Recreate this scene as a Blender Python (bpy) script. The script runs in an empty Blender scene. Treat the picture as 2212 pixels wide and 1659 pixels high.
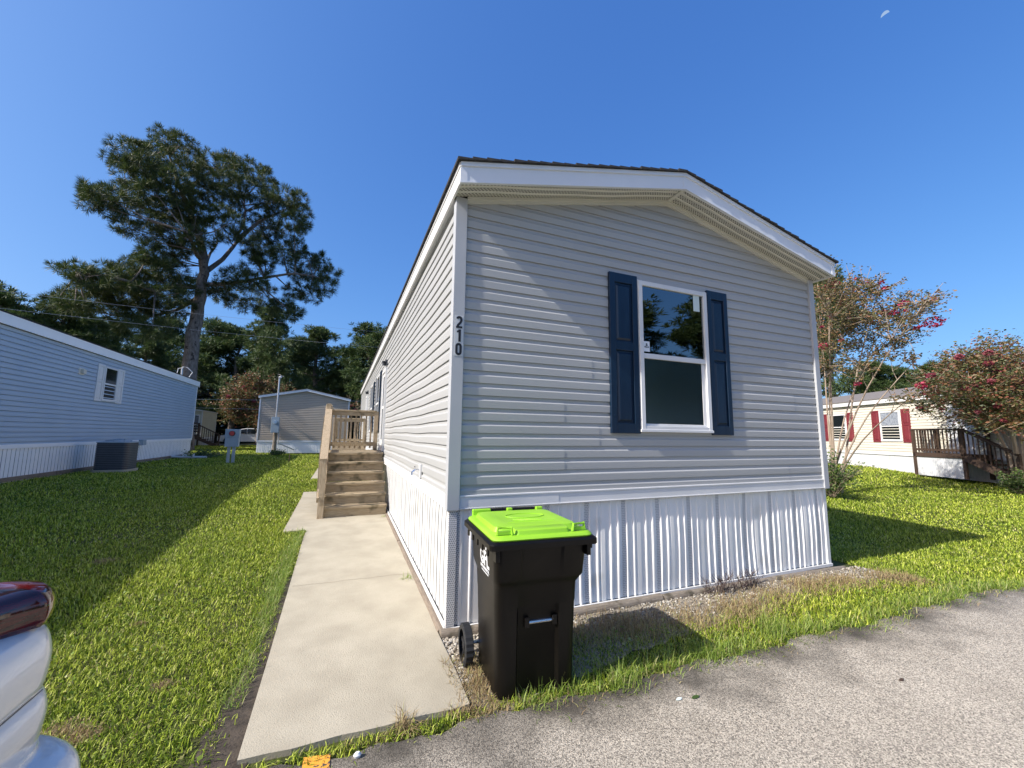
import bpy, math, random
import numpy as np
from mathutils import Vector, Matrix, Quaternion
random.seed(7); rng = np.random.default_rng(11)
S = bpy.context.scene
COL = S.collection
rad = math.radians

# ------------------------------------------------------------------ camera, sky, sun, exposure
CAMP = Vector((-0.7863, -3.1119, 1.4473))
YAW, PITCH, ROLL, FPX = 0.3895, 0.1244, 0.0124, 881.9
_f = Vector((math.sin(YAW)*math.cos(PITCH), math.cos(YAW)*math.cos(PITCH), math.sin(PITCH)))
_r0 = Vector((math.cos(YAW), -math.sin(YAW), 0)); _u0 = _r0.cross(_f)
_r = math.cos(ROLL)*_r0 + math.sin(ROLL)*_u0; _u = -math.sin(ROLL)*_r0 + math.cos(ROLL)*_u0
cam_data = bpy.data.cameras.new('camera'); cam = bpy.data.objects.new('camera', cam_data); COL.objects.link(cam)
cam.matrix_world = Matrix(((_r.x, _u.x, -_f.x, CAMP.x), (_r.y, _u.y, -_f.y, CAMP.y), (_r.z, _u.z, -_f.z, CAMP.z), (0, 0, 0, 1)))
cam_data.sensor_fit = 'HORIZONTAL'; cam_data.sensor_width = 36; cam_data.lens = 36*FPX/2212
cam_data.clip_end = 3000; cam_data.clip_start = 0.02
S.camera = cam
TRAV = Vector((1.0, 0.13, -0.785)).normalized()
ELEV = math.asin(-TRAV.z)
w = bpy.data.worlds.new('World'); S.world = w; w.use_nodes = True
wn = w.node_tree.nodes; sky = wn.new('ShaderNodeTexSky'); sky.sky_type = 'NISHITA'; sky.sun_disc = False
sky.sun_elevation = ELEV; sky.sun_rotation = math.atan2(-TRAV.x, -TRAV.y)
sky.air_density = 0.8; sky.dust_density = 2.3; sky.ozone_density = 10.0
wl = w.node_tree.links; _sc = wn.new('ShaderNodeSeparateColor'); _cc = wn.new('ShaderNodeCombineColor'); wl.new(sky.outputs[0], _sc.inputs[0])
for _i, (_a, _g) in enumerate(((1.52, 1.06), (1.88, .82), (3.12, .54))):    # clear, deep blue grading of the sky
    _p = wn.new('ShaderNodeMath'); _p.operation = 'POWER'; _p.inputs[1].default_value = _g; wl.new(_sc.outputs[_i], _p.inputs[0])
    _m = wn.new('ShaderNodeMath'); _m.operation = 'MULTIPLY'; _m.inputs[1].default_value = _a; wl.new(_p.outputs[0], _m.inputs[0]); wl.new(_m.outputs[0], _cc.inputs[_i])
wl.new(_cc.outputs[0], wn['Background'].inputs[0]); wn['Background'].inputs[1].default_value = 0.10
sl = bpy.data.lights.new('sun', 'SUN'); sl.energy = 5.0; sl.angle = rad(0.55); sl.color = (1, 0.955, 0.88)
sun = bpy.data.objects.new('sun', sl); COL.objects.link(sun)
sun.rotation_euler = TRAV.to_track_quat('-Z', 'Y').to_euler(); sun.location = (-20, -3, 20)
S.view_settings.view_transform = 'Standard'; S.view_settings.look = 'None'
S.view_settings.exposure = 0.48; S.view_settings.gamma = 1
try: S.view_settings.use_curve_mapping = False
except Exception: pass

# ------------------------------------------------------------------ helpers
def ray(px, py): return (_f + (px-1106)/FPX*_r + (829.5-py)/FPX*_u)
def P(px, py, dist):
    """point seen at (px, py) at a horizontal distance dist"""
    d = ray(px, py); return CAMP + d*(dist/math.hypot(d.x, d.y))
def sm(a, b, x):
    t = np.clip((np.asarray(x, float)-a)/(b-a), 0, 1); return t*t*(3-2*t)
def gz(x, y):
    x = np.asarray(x, float); y = np.asarray(y, float)
    return (0.026*np.clip(y, 0, 8) + 0.09*sm(-1.3, -6, x)*sm(-1.2, 1.5, y) - 0.13*sm(4.4, 7.5, x)*(1-sm(0, 9, y))
            + 0.0*x)
def g(x, y): return float(gz(x, y))

class MB:
    def __init__(s): s.v = []; s.f = []; s.m = []
    def add(s, vs, fs, m=0):
        n = len(s.v); s.v += [tuple(p) for p in vs]; s.f += [tuple(i+n for i in f) for f in fs]; s.m += [m]*len(fs); return s
    def quad(s, a, b, c, d, m=0): return s.add([a, b, c, d], [(0, 1, 2, 3)], m)
    def box(s, x0, x1, y0, y1, z0, z1, m=0):
        v = [(x, y, z) for z in (z0, z1) for y in (y0, y1) for x in (x0, x1)]
        return s.add(v, [(0, 2, 3, 1), (4, 5, 7, 6), (0, 1, 5, 4), (2, 6, 7, 3), (0, 4, 6, 2), (1, 3, 7, 5)], m)
    def hexa(s, lo, hi, m=0):
        """two quads (4 points each), joined"""
        return s.add(list(lo)+list(hi), [(3, 2, 1, 0), (4, 5, 6, 7), (0, 1, 5, 4), (1, 2, 6, 5), (2, 3, 7, 6), (3, 0, 4, 7)], m)
    def beam(s, a, b, w, h, m=0, up=(0, 0, 1)):
        a = Vector(a); b = Vector(b); d = (b-a).normalized(); up = Vector(up)
        if abs(d.dot(up)) > .98: up = Vector((0, 1, 0))
        r = d.cross(up).normalized(); u = r.cross(d)
        q = lambda p: [p+r*(i*w/2)+u*(j*h/2) for i, j in ((-1, -1), (1, -1), (1, 1), (-1, 1))]
        return s.hexa(q(a), q(b), m)
    def tube(s, pts, rs, n=8, m=0, caps=True):
        pts = [Vector(p) for p in pts]
        if not hasattr(rs, '__len__'): rs = [rs]*len(pts)
        vs = []; fs = []; ref = None
        for i, p in enumerate(pts):
            t = (pts[min(i+1, len(pts)-1)]-pts[max(i-1, 0)]).normalized()
            if ref is None:
                ref = Vector((0, 0, 1)) if abs(t.z) < .9 else Vector((1, 0, 0))
            r = t.cross(ref)
            if r.length < 1e-4: r = t.cross(Vector((0, 1, 0)))
            r.normalize(); u = r.cross(t); ref = u.cross(r)*0+ (ref if abs(t.dot(ref)) < .95 else u)
            for k in range(n):
                a = 2*math.pi*k/n; vs.append(p+(r*math.cos(a)+u*math.sin(a))*rs[i])
        for i in range(len(pts)-1):
            for k in range(n):
                fs.append((i*n+k, i*n+(k+1) % n, (i+1)*n+(k+1) % n, (i+1)*n+k))
        if caps: fs += [tuple(range(n-1, -1, -1)), tuple(range((len(pts)-1)*n, len(pts)*n))]
        return s.add(vs, fs, m)
    def prism(s, poly, fn, d0, d1, m=0):
        """poly 2D extruded from d0 to d1; fn(a, b, d) -> xyz"""
        n = len(poly); lo = [fn(a, b, d0) for a, b in poly]; hi = [fn(a, b, d1) for a, b in poly]
        return s.add(lo+hi, [tuple(range(n-1, -1, -1)), tuple(range(n, 2*n))]+[(i, (i+1) % n, n+(i+1) % n, n+i) for i in range(n)], m)
    def loft(s, rings, m=0, caps=True):
        n = len(rings[0]); vs = [p for r in rings for p in r]; fs = []
        for i in range(len(rings)-1):
            for k in range(n): fs.append((i*n+k, i*n+(k+1) % n, (i+1)*n+(k+1) % n, (i+1)*n+k))
        if caps: fs += [tuple(range(n-1, -1, -1)), tuple(range((len(rings)-1)*n, len(rings)*n))]
        return s.add(vs, fs, m)
    def build(s, name, mats, parent=None, smooth=False, bevel=0, xf=None, fix=True):
        me = bpy.data.meshes.new(name); vs = s.v
        if xf is not None: vs = [tuple(xf @ Vector(p)) for p in vs]
        me.from_pydata(vs, [], s.f)
        if not isinstance(mats, (list, tuple)): mats = [mats]
        for m in mats: me.materials.append(m)
        me.polygons.foreach_set('material_index', s.m)
        if smooth is True: me.polygons.foreach_set('use_smooth', [True]*len(s.f))
        me.validate()
        o = bpy.data.objects.new(name, me); COL.objects.link(o)
        if parent is not None:
            o.parent = parent
            if parent.type == 'EMPTY' and xf is None: o.matrix_parent_inverse = pinv(parent)
            elif parent.type == 'MESH' and parent.parent is not None and xf is None: pass
        if bevel:
            b = o.modifiers.new('bevel', 'BEVEL'); b.width = bevel; b.segments = 2; b.limit_method = 'ANGLE'; b.angle_limit = rad(40)
        if smooth == 'auto':
            me.polygons.foreach_set('use_smooth', [True]*len(s.f))
            try: me.set_sharp_from_angle(angle=rad(35))
            except Exception: pass
        return o
def pinv(p):
    return Matrix.Translation(p.location).inverted() if p.rotation_euler.z == 0 else (Matrix.Translation(p.location) @ Matrix.Rotation(p.rotation_euler.z, 4, 'Z')).inverted()

def tag(o, label, cat, group=None, kind=None):
    if label: o['label'] = label
    if cat: o['category'] = cat
    if group: o['group'] = group
    if kind: o['kind'] = kind
    return o
def thing(name, loc, label, cat, group=None, rz=0):
    o = bpy.data.objects.new(name, None); COL.objects.link(o); o.location = loc; o.rotation_euler = (0, 0, rz)
    o.empty_display_size = .2
    return tag(o, label, cat, group)
def struct(o): o['kind'] = 'structure'; return o

def raw_mesh(name, verts, face_sizes, idx, mat, parent=None):
    me = bpy.data.meshes.new(name)
    me.vertices.add(len(verts)); me.vertices.foreach_set('co', verts.astype(np.float32).ravel())
    me.loops.add(len(idx)); me.loops.foreach_set('vertex_index', idx.astype(np.int32).ravel())
    st = np.concatenate([[0], np.cumsum(face_sizes)[:-1]]).astype(np.int32)
    me.polygons.add(len(face_sizes)); me.polygons.foreach_set('loop_start', st)
    try: me.polygons.foreach_set('loop_total', np.asarray(face_sizes, np.int32))
    except Exception: pass
    me.update(calc_edges=True); me.materials.append(mat)
    o = bpy.data.objects.new(name, me); COL.objects.link(o)
    if parent is not None:
        o.parent = parent; o.matrix_parent_inverse = pinv(parent)
    return o

# ------------------------------------------------------------------ materials
def mat(name, col, rough=.6, col2=None, nscale=8, ndetail=4, thr=(.35, .65), bump=0, bscale=40, metallic=0, spec=.5, coat=0,
        stretch=(1, 1, 1), col3=None, n3=60, thr3=(.6, .7), trans=0, rnd=None, emis=None, bstretch=None, subs=0):
    m = bpy.data.materials.new(name); m.use_nodes = True; nt = m.node_tree; N = nt.nodes; L = nt.links
    b = N['Principled BSDF']; b.inputs['Base Color'].default_value = (*col, 1); b.inputs['Roughness'].default_value = rough
    b.inputs['Metallic'].default_value = metallic; b.inputs['Specular IOR Level'].default_value = spec; b.inputs['Coat Weight'].default_value = coat
    tc = N.new('ShaderNodeTexCoord')
    def noise(sc, st, det=4):
        mp = N.new('ShaderNodeMapping'); mp.inputs['Scale'].default_value = st; L.new(tc.outputs['Object'], mp.inputs[0])
        n = N.new('ShaderNodeTexNoise'); n.inputs['Scale'].default_value = sc; n.inputs['Detail'].default_value = det; L.new(mp.outputs[0], n.inputs[0]); return n
    cur = None
    def mix(fac, a, bcol):
        x = N.new('ShaderNodeMix'); x.data_type = 'RGBA'; L.new(fac, x.inputs[0])
        if isinstance(a, tuple): x.inputs[6].default_value = (*a, 1)
        else: L.new(a, x.inputs[6])
        if isinstance(bcol, tuple): x.inputs[7].default_value = (*bcol, 1)
        else: L.new(bcol, x.inputs[7])
        return x.outputs[2]
    def ramp(src, lo, hi):
        r = N.new('ShaderNodeMapRange'); r.inputs[1].default_value = lo; r.inputs[2].default_value = hi; L.new(src, r.inputs[0]); return r.outputs[0]
    cur = col
    if col2: cur = mix(ramp(noise(nscale, stretch, ndetail).outputs[0], *thr), col, col2)
    if rnd:
        geo = N.new('ShaderNodeNewGeometry'); cr = N.new('ShaderNodeValToRGB'); L.new(geo.outputs['Random Per Island'], cr.inputs[0])
        el = cr.color_ramp.elements
        while len(el) > 1: el.remove(el[-1])
        el[0].position = rnd[0][0]; el[0].color = (*rnd[0][1], 1)
        for p, c in rnd[1:]:
            e = el.new(p); e.color = (*c, 1)
        if col2:
            x = N.new('ShaderNodeMix'); x.data_type = 'RGBA'; x.blend_type = 'MULTIPLY'; x.inputs[0].default_value = 1
            L.new(cr.outputs[0], x.inputs[6]); L.new(cur, x.inputs[7]); cur = x.outputs[2]
        else: cur = cr.outputs[0]
    if col3: cur = mix(ramp(noise(n3, (1, 1, 1), 2).outputs[0], *thr3), cur, col3)
    if not isinstance(cur, tuple): L.new(cur, b.inputs['Base Color'])
    if bump:
        bp = N.new('ShaderNodeBump'); bp.inputs['Strength'].default_value = bump; bp.inputs['Distance'].default_value = .01
        L.new(noise(bscale, bstretch or stretch, 6).outputs[0], bp.inputs['Height']); L.new(bp.outputs[0], b.inputs['Normal'])
    if trans:
        tr = N.new('ShaderNodeBsdfTranslucent'); ms = N.new('ShaderNodeMixShader'); ms.inputs[0].default_value = trans
        if isinstance(cur, tuple): tr.inputs[0].default_value = (*cur, 1)
        else: L.new(cur, tr.inputs[0])
        L.new(b.outputs[0], ms.inputs[1]); L.new(tr.outputs[0], ms.inputs[2]); L.new(ms.outputs[0], N['Material Output'].inputs[0])
    if emis:
        b.inputs['Emission Color'].default_value = (*emis[0], 1); b.inputs['Emission Strength'].default_value = emis[1]
    return m

def perf_mat(name, col, dark, sx, sy, axes, size=.3):
    """vinyl with rows of small punched holes; axes picks the two object axes"""
    m = mat(name, col, .45); nt = m.node_tree; N = nt.nodes; L = nt.links; b = N['Principled BSDF']
    tc = N.new('ShaderNodeTexCoord'); sp = N.new('ShaderNodeSeparateXYZ'); L.new(tc.outputs['Object'], sp.inputs[0])
    def M(op, a, bb):
        n = N.new('ShaderNodeMath'); n.operation = op
        for i, v in enumerate((a, bb)):
            if v is None: continue
            if isinstance(v, (int, float)): n.inputs[i].default_value = v
            else: L.new(v, n.inputs[i])
        return n.outputs[0]
    A = sp.outputs[axes[0]]; B = sp.outputs[axes[1]]
    rb = M('MULTIPLY', B, 1/sy); row = M('FLOOR', rb, None); odd = M('MULTIPLY', M('MODULO', row, 2), .5)
    ra = M('ADD', M('MULTIPLY', A, 1/sx), odd)
    fa = M('SUBTRACT', M('FRACT', ra, None), .5); fb = M('SUBTRACT', M('FRACT', rb, None), .5)
    d = M('ADD', M('POWER', M('ABSOLUTE', fa, None), 2), M('POWER', M('ABSOLUTE', fb, None), 2))
    hole = M('LESS_THAN', d, size*size)
    x = N.new('ShaderNodeMix'); x.data_type = 'RGBA'; L.new(hole, x.inputs[0]); x.inputs[6].default_value = (*col, 1); x.inputs[7].default_value = (*dark, 1)
    L.new(x.outputs[2], b.inputs['Base Color']); return m

def glass_mat(name, tint, refl, rough=.0, transp=.9):
    m = bpy.data.materials.new(name); m.use_nodes = True; nt = m.node_tree; N = nt.nodes; L = nt.links
    N.remove(N['Principled BSDF']); t = N.new('ShaderNodeBsdfTransparent'); t.inputs[0].default_value = (*tint, 1)
    gl = N.new('ShaderNodeBsdfGlossy'); gl.inputs['Roughness'].default_value = rough; gl.inputs[0].default_value = (.9, .95, .95, 1)
    lw = N.new('ShaderNodeLayerWeight'); lw.inputs[0].default_value = .35
    mr = N.new('ShaderNodeMapRange'); mr.inputs[1].default_value = 0; mr.inputs[2].default_value = 1; mr.inputs[3].default_value = refl; mr.inputs[4].default_value = 1
    L.new(lw.outputs['Fresnel'], mr.inputs[0]); x = N.new('ShaderNodeMixShader'); L.new(mr.outputs[0], x.inputs[0])
    L.new(t.outputs[0], x.inputs[1]); L.new(gl.outputs[0], x.inputs[2]); L.new(x.outputs[0], N['Material Output'].inputs[0]); return m

M_ = {}
M_['siding'] = mat('siding_vinyl', (.385, .388, .38), .5, (.415, .418, .41), 1.5, bump=.06, bscale=30, stretch=(.3, .3, 3), spec=.35)
M_['siding_blue'] = mat('blue_siding', (.38, .46, .55), .55, (.40, .48, .57), 1.2, spec=.3)
M_['siding_taupe'] = mat('taupe_siding', (.42, .36, .29), .55, (.46, .40, .32), 1.2, spec=.3)
M_['siding_cream'] = mat('cream_siding', (.62, .58, .48), .55, (.66, .62, .52), 1.2, spec=.3)
M_['siding_far'] = mat('faded_cream_siding', (.52, .50, .38), .6, (.56, .54, .42), 1.2)
M_['trim'] = mat('grey_trim', (.40, .41, .42), .45, (.44, .45, .46), 2, spec=.4)
M_['white'] = mat('white_vinyl', (.66, .66, .65), .4, (.71, .71, .70), 2.5, spec=.4, bump=.03, bscale=12, stretch=(1, 1, .3))
M_['white_dirty'] = mat('weathered_white_vinyl', (.57, .58, .58), .45, (.64, .64, .64), 3, spec=.4, col3=(.46, .45, .40), n3=2.2, thr3=(.62, .8))
M_['front_skirt'] = mat('white_front_skirting', (.80, .79, .76), .42, (.84, .83, .81), 3, spec=.4, col3=(.58, .56, .50), n3=2.5, thr3=(.64, .8))
M_['bright_skirt'] = mat('bright_white_skirting', (.84, .85, .86), .45, (.88, .88, .88), 3)
M_['cream'] = mat('cream_soffit', (.60, .59, .52), .45, (.64, .63, .56), 3)
M_['fascia'] = mat('fascia_white', (.70, .72, .74), .35, (.74, .76, .78), 2)
M_['perf'] = perf_mat('perforated_vinyl', (.68, .68, .68), (.24, .25, .26), .015, .015, (0, 2), .34)
M_['perfy'] = perf_mat('perforated_vinyl_side', (.64, .64, .64), (.20, .21, .22), .015, .015, (1, 2), .30)
M_['soffperf'] = perf_mat('perforated_soffit', (.60, .59, .52), (.05, .047, .038), .030, .016, (0, 1), .34)
M_['shingle'] = mat('dark_shingle', (.022, .022, .024), .9, (.04, .038, .036), 20, bump=.6, bscale=200)
M_['roofgrey'] = mat('grey_brown_shingle', (.16, .14, .125), .9, (.20, .18, .16), 9)
M_['louvre'] = mat('grey_louvre', (.10, .11, .125), .5)
M_['navy'] = mat('navy_shutter', (.003, .014, .036), .34, (.005, .020, .046), 5, bump=.15, bscale=50, bstretch=(6, 6, .3), stretch=(4, 4, .5), spec=.5)
M_['burgundy'] = mat('burgundy_shutter', (.17, .022, .028), .5, (.2, .03, .035), 4)
M_['glass'] = glass_mat('window_glass', (.75, .82, .78), .17)
M_['glass_screen'] = glass_mat('screened_glass', (.45, .49, .45), .018, .2)
M_['glass_dark'] = mat('dark_glass', (.012, .016, .018), .05, spec=.7)
M_['blind'] = mat('blind_slats', (.04, .046, .04), .6)
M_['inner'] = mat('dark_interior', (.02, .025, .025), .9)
M_['paper'] = mat('sticker_paper', (.6, .68, .64), .6)
M_['ink'] = mat('black_ink', (.01, .01, .012), .5)
M_['plate'] = mat('number_plate_backing', (.55, .56, .56), .4)
M_['wood'] = mat('weathered_wood', (.31, .235, .14), .8, (.43, .34, .22), 7, bump=.5, bscale=25, stretch=(1.2, 14, 14), col3=(.10, .085, .045), n3=5, thr3=(.56, .72))
M_['woodz'] = mat('weathered_wood_upright', (.33, .25, .155), .8, (.46, .365, .25), 7, bump=.5, bscale=25, stretch=(14, 14, 1.2), col3=(.12, .10, .055), n3=5, thr3=(.58, .75))
M_['woody'] = mat('weathered_wood_lengthwise', (.33, .25, .155), .8, (.46, .365, .25), 7, bump=.5, bscale=25, stretch=(14, 1.2, 14), col3=(.12, .10, .055), n3=5, thr3=(.58, .75))
M_['brownwood'] = mat('dark_brown_wood', (.05, .028, .017), .8, (.075, .045, .028), 8, stretch=(6, 6, 1))
M_['timber'] = mat('old_timber', (.18, .145, .11), .85, (.27, .23, .18), 9, bump=.6, bscale=18, stretch=(1.5, 12, 12), col3=(.09, .075, .05), n3=9, thr3=(.55, .7))
M_['timbery'] = mat('old_timber_lengthwise', (.17, .13, .095), .85, (.25, .20, .15), 9, bump=.6, bscale=18, stretch=(12, 1.5, 12))
M_['concrete'] = mat('concrete', (.36, .32, .24), .85, (.44, .395, .30), 3.5, bump=.35, bscale=150, col3=(.31, .27, .20), n3=150, thr3=(.6, .72))
M_['metal'] = mat('galvanised_metal', (.45, .47, .49), .4, (.52, .54, .56), 6, metallic=.7)
M_['chrome'] = mat('bright_metal', (.7, .71, .73), .25, metallic=1)
M_['box'] = mat('grey_enamel', (.27, .34, .39), .45, (.31, .38, .43), 5)
M_['acgrey'] = mat('dark_grey_metal', (.035, .04, .048), .5, (.045, .05, .06), 6)
M_['bin'] = mat('black_plastic', (.0045, .0037, .003), .40, (.006, .005, .004), 5, bump=.05, bscale=60, spec=.25, col3=(.022, .020, .018), n3=45, thr3=(.76, .82))
M_['lime'] = mat('lime_plastic', (.25, .52, .025), .38, (.29, .57, .035), 3, bump=.05, bscale=60)
M_['rubber'] = mat('black_rubber', (.014, .015, .017), .6)
M_['logo'] = mat('white_print', (.75, .77, .78), .5)
M_['paint_white'] = mat('white_car_paint', (.72, .73, .73), .25, coat=.8, spec=.5)
M_['lamp_red'] = mat('red_lamp_glass', (.14, .005, .006), .10, (.035, .003, .004), 22, stretch=(.6, .6, 5), spec=.6, coat=.5)
M_['trim_dark'] = mat('dark_trim', (.012, .014, .016), .35)
M_['panel_gap'] = mat('panel_gap', (.16, .16, .16), .6)  # grey standing in for shade in the skirting grooves; also the car seam
M_['skirt_gap'] = mat('skirt_gap', (.22, .24, .26), .6)
M_['orange'] = mat('orange_road_paint', (.80, .36, .04), .8, col3=(.06, .055, .05), n3=60, thr3=(.60, .66), bump=.3, bscale=200)
M_['soil'] = mat('dark_soil', (.035, .027, .019), .95, (.075, .058, .042), 14, bump=.8, bscale=60)
M_['gravelbed'] = mat('gravel_bed', (.17, .14, .10), .95, (.34, .30, .24), 50, bump=.8, bscale=90)
M_['stone'] = mat('pale_stones', (.4, .4, .4), .85, rnd=[(0, (.20, .165, .12)), (.5, (.33, .29, .23)), (1, (.55, .52, .46))])
M_['bark'] = mat('pine_bark', (.13, .105, .09), .9, (.25, .21, .185), 4, bump=1, bscale=7, stretch=(3, 3, .9), col3=(.06, .045, .04), n3=5, thr3=(.6, .68))
M_['bark2'] = mat('crape_bark', (.28, .21, .15), .75, (.36, .29, .22), 6, stretch=(3, 3, .6))
GRN = [(0, (.045, .080, .004)), (.25, (.12, .185, .014)), (.6, (.33, .41, .042)), (.86, (.52, .58, .10)), (.95, (.54, .57, .17)), (1, (.55, .49, .25))]
M_['grass'] = mat('grass_blades', (.85, .9, .8), .5, (1.12, 1.08, 1.0), .9, trans=.15, rnd=GRN, spec=.12)
M_['dry'] = mat('dry_grass', (.3, .2, .1), .7, rnd=[(0, (.16, .10, .05)), (.4, (.34, .24, .12)), (.8, (.50, .39, .20)), (1, (.34, .38, .12))], trans=.25)
M_['weed'] = mat('weed_blades', (.2, .3, .05), .5, rnd=[(0, (.14, .23, .025)), (.7, (.27, .37, .055)), (1, (.46, .43, .18))], trans=.35)
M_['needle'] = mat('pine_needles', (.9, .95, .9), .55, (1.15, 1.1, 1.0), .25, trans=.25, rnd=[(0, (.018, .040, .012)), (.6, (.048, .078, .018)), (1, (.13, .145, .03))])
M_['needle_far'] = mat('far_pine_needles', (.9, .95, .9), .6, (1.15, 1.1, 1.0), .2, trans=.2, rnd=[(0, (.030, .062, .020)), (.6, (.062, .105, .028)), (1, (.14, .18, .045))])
M_['needle_pale'] = mat('pale_pine_needles', (.9, .95, .9), .6, (1.15, 1.1, 1.0), .2, trans=.25, rnd=[(0, (.05, .085, .025)), (.6, (.075, .115, .035)), (1, (.12, .155, .05))])  # paler at the dark end than the far pine needles
M_['leaf'] = mat('crape_leaves', (.1, .1, .05), .5, rnd=[(0, (.055, .075, .025)), (.4, (.12, .125, .04)), (.7, (.23, .17, .065)), (1, (.36, .17, .09))], trans=.3)
M_['leafg'] = mat('shrub_leaves', (.1, .1, .05), .5, rnd=[(0, (.045, .085, .02)), (.6, (.09, .15, .035)), (1, (.17, .22, .06))], trans=.3)
M_['leafr'] = mat('reddish_leaves', (.1, .1, .05), .5, rnd=[(0, (.06, .09, .03)), (.45, (.13, .14, .045)), (.75, (.23, .13, .055)), (1, (.34, .11, .07))], trans=.3)
M_['bloom'] = mat('magenta_blooms', (.5, .02, .1), .6, rnd=[(0, (.28, .010, .04)), (.6, (.42, .03, .085)), (1, (.52, .09, .15))], trans=.3)
M_['bloom_dull'] = mat('dusty_pink_blooms', (.5, .02, .1), .6, rnd=[(0, (.20, .04, .05)), (.6, (.34, .075, .10)), (1, (.45, .15, .17))], trans=.3)

# ground and road materials
def ground_mat():
    m = mat('lawn_ground', (.028, .034, .004), .95, (.07, .08, .008), 7, 8, (.3, .7), bump=.9, bscale=50, col3=(.13, .095, .055), n3=2.1, thr3=(.6, .75)); return m
def road_mat():
    m = mat('asphalt', (.31, .272, .215), .92, (.40, .355, .285), 1.1, 3, (.3, .7), bump=.7, bscale=160)
    nt = m.node_tree; N = nt.nodes; L = nt.links; b = N['Principled BSDF']; src = b.inputs['Base Color'].links[0].from_socket
    tc = N.new('ShaderNodeTexCoord'); v = N.new('ShaderNodeTexVoronoi'); v.inputs['Scale'].default_value = 190; L.new(tc.outputs['Object'], v.inputs[0])
    bw = N.new('ShaderNodeSeparateColor'); L.new(v.outputs['Color'], bw.inputs[0])
    mr = N.new('ShaderNodeMapRange'); mr.inputs[3].default_value = .35; mr.inputs[4].default_value = 1.8; L.new(bw.outputs[0], mr.inputs[0])
    x = N.new('ShaderNodeMix'); x.data_type = 'RGBA'; x.blend_type = 'MULTIPLY'; x.inputs[0].default_value = 1; L.new(src, x.inputs[6])
    cc = N.new('ShaderNodeCombineColor'); [L.new(mr.outputs[0], cc.inputs[i]) for i in range(3)]; L.new(cc.outputs[0], x.inputs[7])
    # dirt along the verge (a stain with its own ragged shape)
    n = N.new('ShaderNodeTexNoise'); n.inputs['Scale'].default_value = 2.6; n.inputs['Detail'].default_value = 5; L.new(tc.outputs['Object'], n.inputs[0])
    sp = N.new('ShaderNodeSeparateXYZ'); L.new(tc.outputs['Object'], sp.inputs[0])
    ad = N.new('ShaderNodeMath'); ad.operation = 'MULTIPLY_ADD'; L.new(n.outputs[0], ad.inputs[0]); ad.inputs[1].default_value = 1.0; L.new(sp.outputs[1], ad.inputs[2])
    m2 = N.new('ShaderNodeMapRange'); m2.inputs[1].default_value = -.88; m2.inputs[2].default_value = -.42; m2.inputs[3].default_value = 0; m2.inputs[4].default_value = .92; L.new(ad.outputs[0], m2.inputs[0])
    y = N.new('ShaderNodeMix'); y.data_type = 'RGBA'; L.new(m2.outputs[0], y.inputs[0]); L.new(x.outputs[2], y.inputs[6]); y.inputs[7].default_value = (.045, .038, .028, 1)
    L.new(y.outputs[2], b.inputs['Base Color']); return m
M_['ground'] = ground_mat(); M_['road'] = road_mat()

# ------------------------------------------------------------------ setting: ground, road, street behind
def sheet(name, xs, ys, off, m, mask=None):
    X, Y = np.meshgrid(xs, ys); Z = gz(X, Y)+off; nx = len(xs); ny = len(ys)
    v = np.stack([X.ravel(), Y.ravel(), Z.ravel()], 1); i = np.arange((nx-1)*(ny-1)); r = i//(nx-1); c = i % (nx-1); a = r*nx+c
    return struct(raw_mesh(name, v, np.full(len(i), 4), np.stack([a, a+1, a+nx+1, a+nx], 1).ravel(), m))
xs = np.concatenate([[-900, -300, -100, -50], np.arange(-30, 31, .5), [50, 100, 300, 900]])
ys = np.concatenate([[-900, -300, -80, -30], np.arange(-12, 31, .5), [40, 60, 100, 300, 1500]])
sheet('ground', xs, ys, -.012, M_['ground'])
# road in front (ragged verge)
def verge(x):
    return -0.95-.05*sm(.5, 3, x)-.012*np.sin(x*2.3)+.018*np.sin(x*5.1+1)+.018*np.sin(x*13+2)+.012*np.sin(x*31)
rx = np.concatenate([[-60, -30, -10], np.arange(-5, 9, .05), [12, 20, 40, 80]])
V = []; 
rows = [None, -1.3, -2, -3.2, -4.5, -8]
for r_ in rows:
    yy = verge(rx) if r_ is None else np.full(len(rx), r_)
    V.append(np.stack([rx, yy, gz(rx, yy)+.006], 1))
V = np.concatenate(V); nx = len(rx); i = np.arange((nx-1)*(len(rows)-1)); a = (i//(nx-1))*nx+i % (nx-1)
struct(raw_mesh('road', V, np.full(len(i), 4), np.stack([a, a+nx, a+nx+1, a+1], 1).ravel(), M_['road']))
# a street behind the far homes
far_road = MB().quad((-60, 39.5, g(-20, 39)+.0), (-1.2, 38.5, g(-20, 39)+.0), (-1.2, 42.5, g(-20, 39)+.0), (-60, 43.5, g(-20, 39)+.0)).build('far_street', mat('pale_street', (.42, .40, .36), .9))
far_road.location.z = .004; struct(far_road)
# dark soil strips beside the walk and along the verge
def ragged(name, pts, m, off, n=8, amp=.03):
    mb = MB(); out = []
    for k in range(len(pts)):
        a = Vector(pts[k]); b = Vector(pts[(k+1) % len(pts)])
        for j in range(n):
            p = a.lerp(b, j/n); out.append((p.x+random.uniform(-amp, amp), p.y+random.uniform(-amp, amp)))
    vs = [(x, y, g(x, y)+off) for x, y in out]; mb.add(vs, [tuple(range(len(vs)))]); return struct(mb.build(name, m))
ragged('soil_strip', [(-1.36, -.95), (-1.10, -.95), (-1.12, -.2), (-1.16, 1.6), (-1.22, 1.6), (-1.24, -.2)], M_['soil'], -.003)
ragged('gravel_bed', [(-.10, -.76), (.1, -.93), (.9, -.72), (1.6, -.62), (2.6, -.50), (3.7, -.48), (4.75, -.42), (4.85, -.16), (4.5, -.02), (-.02, -.02), (-.06, -.3)], M_['gravelbed'], -.004)
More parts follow.
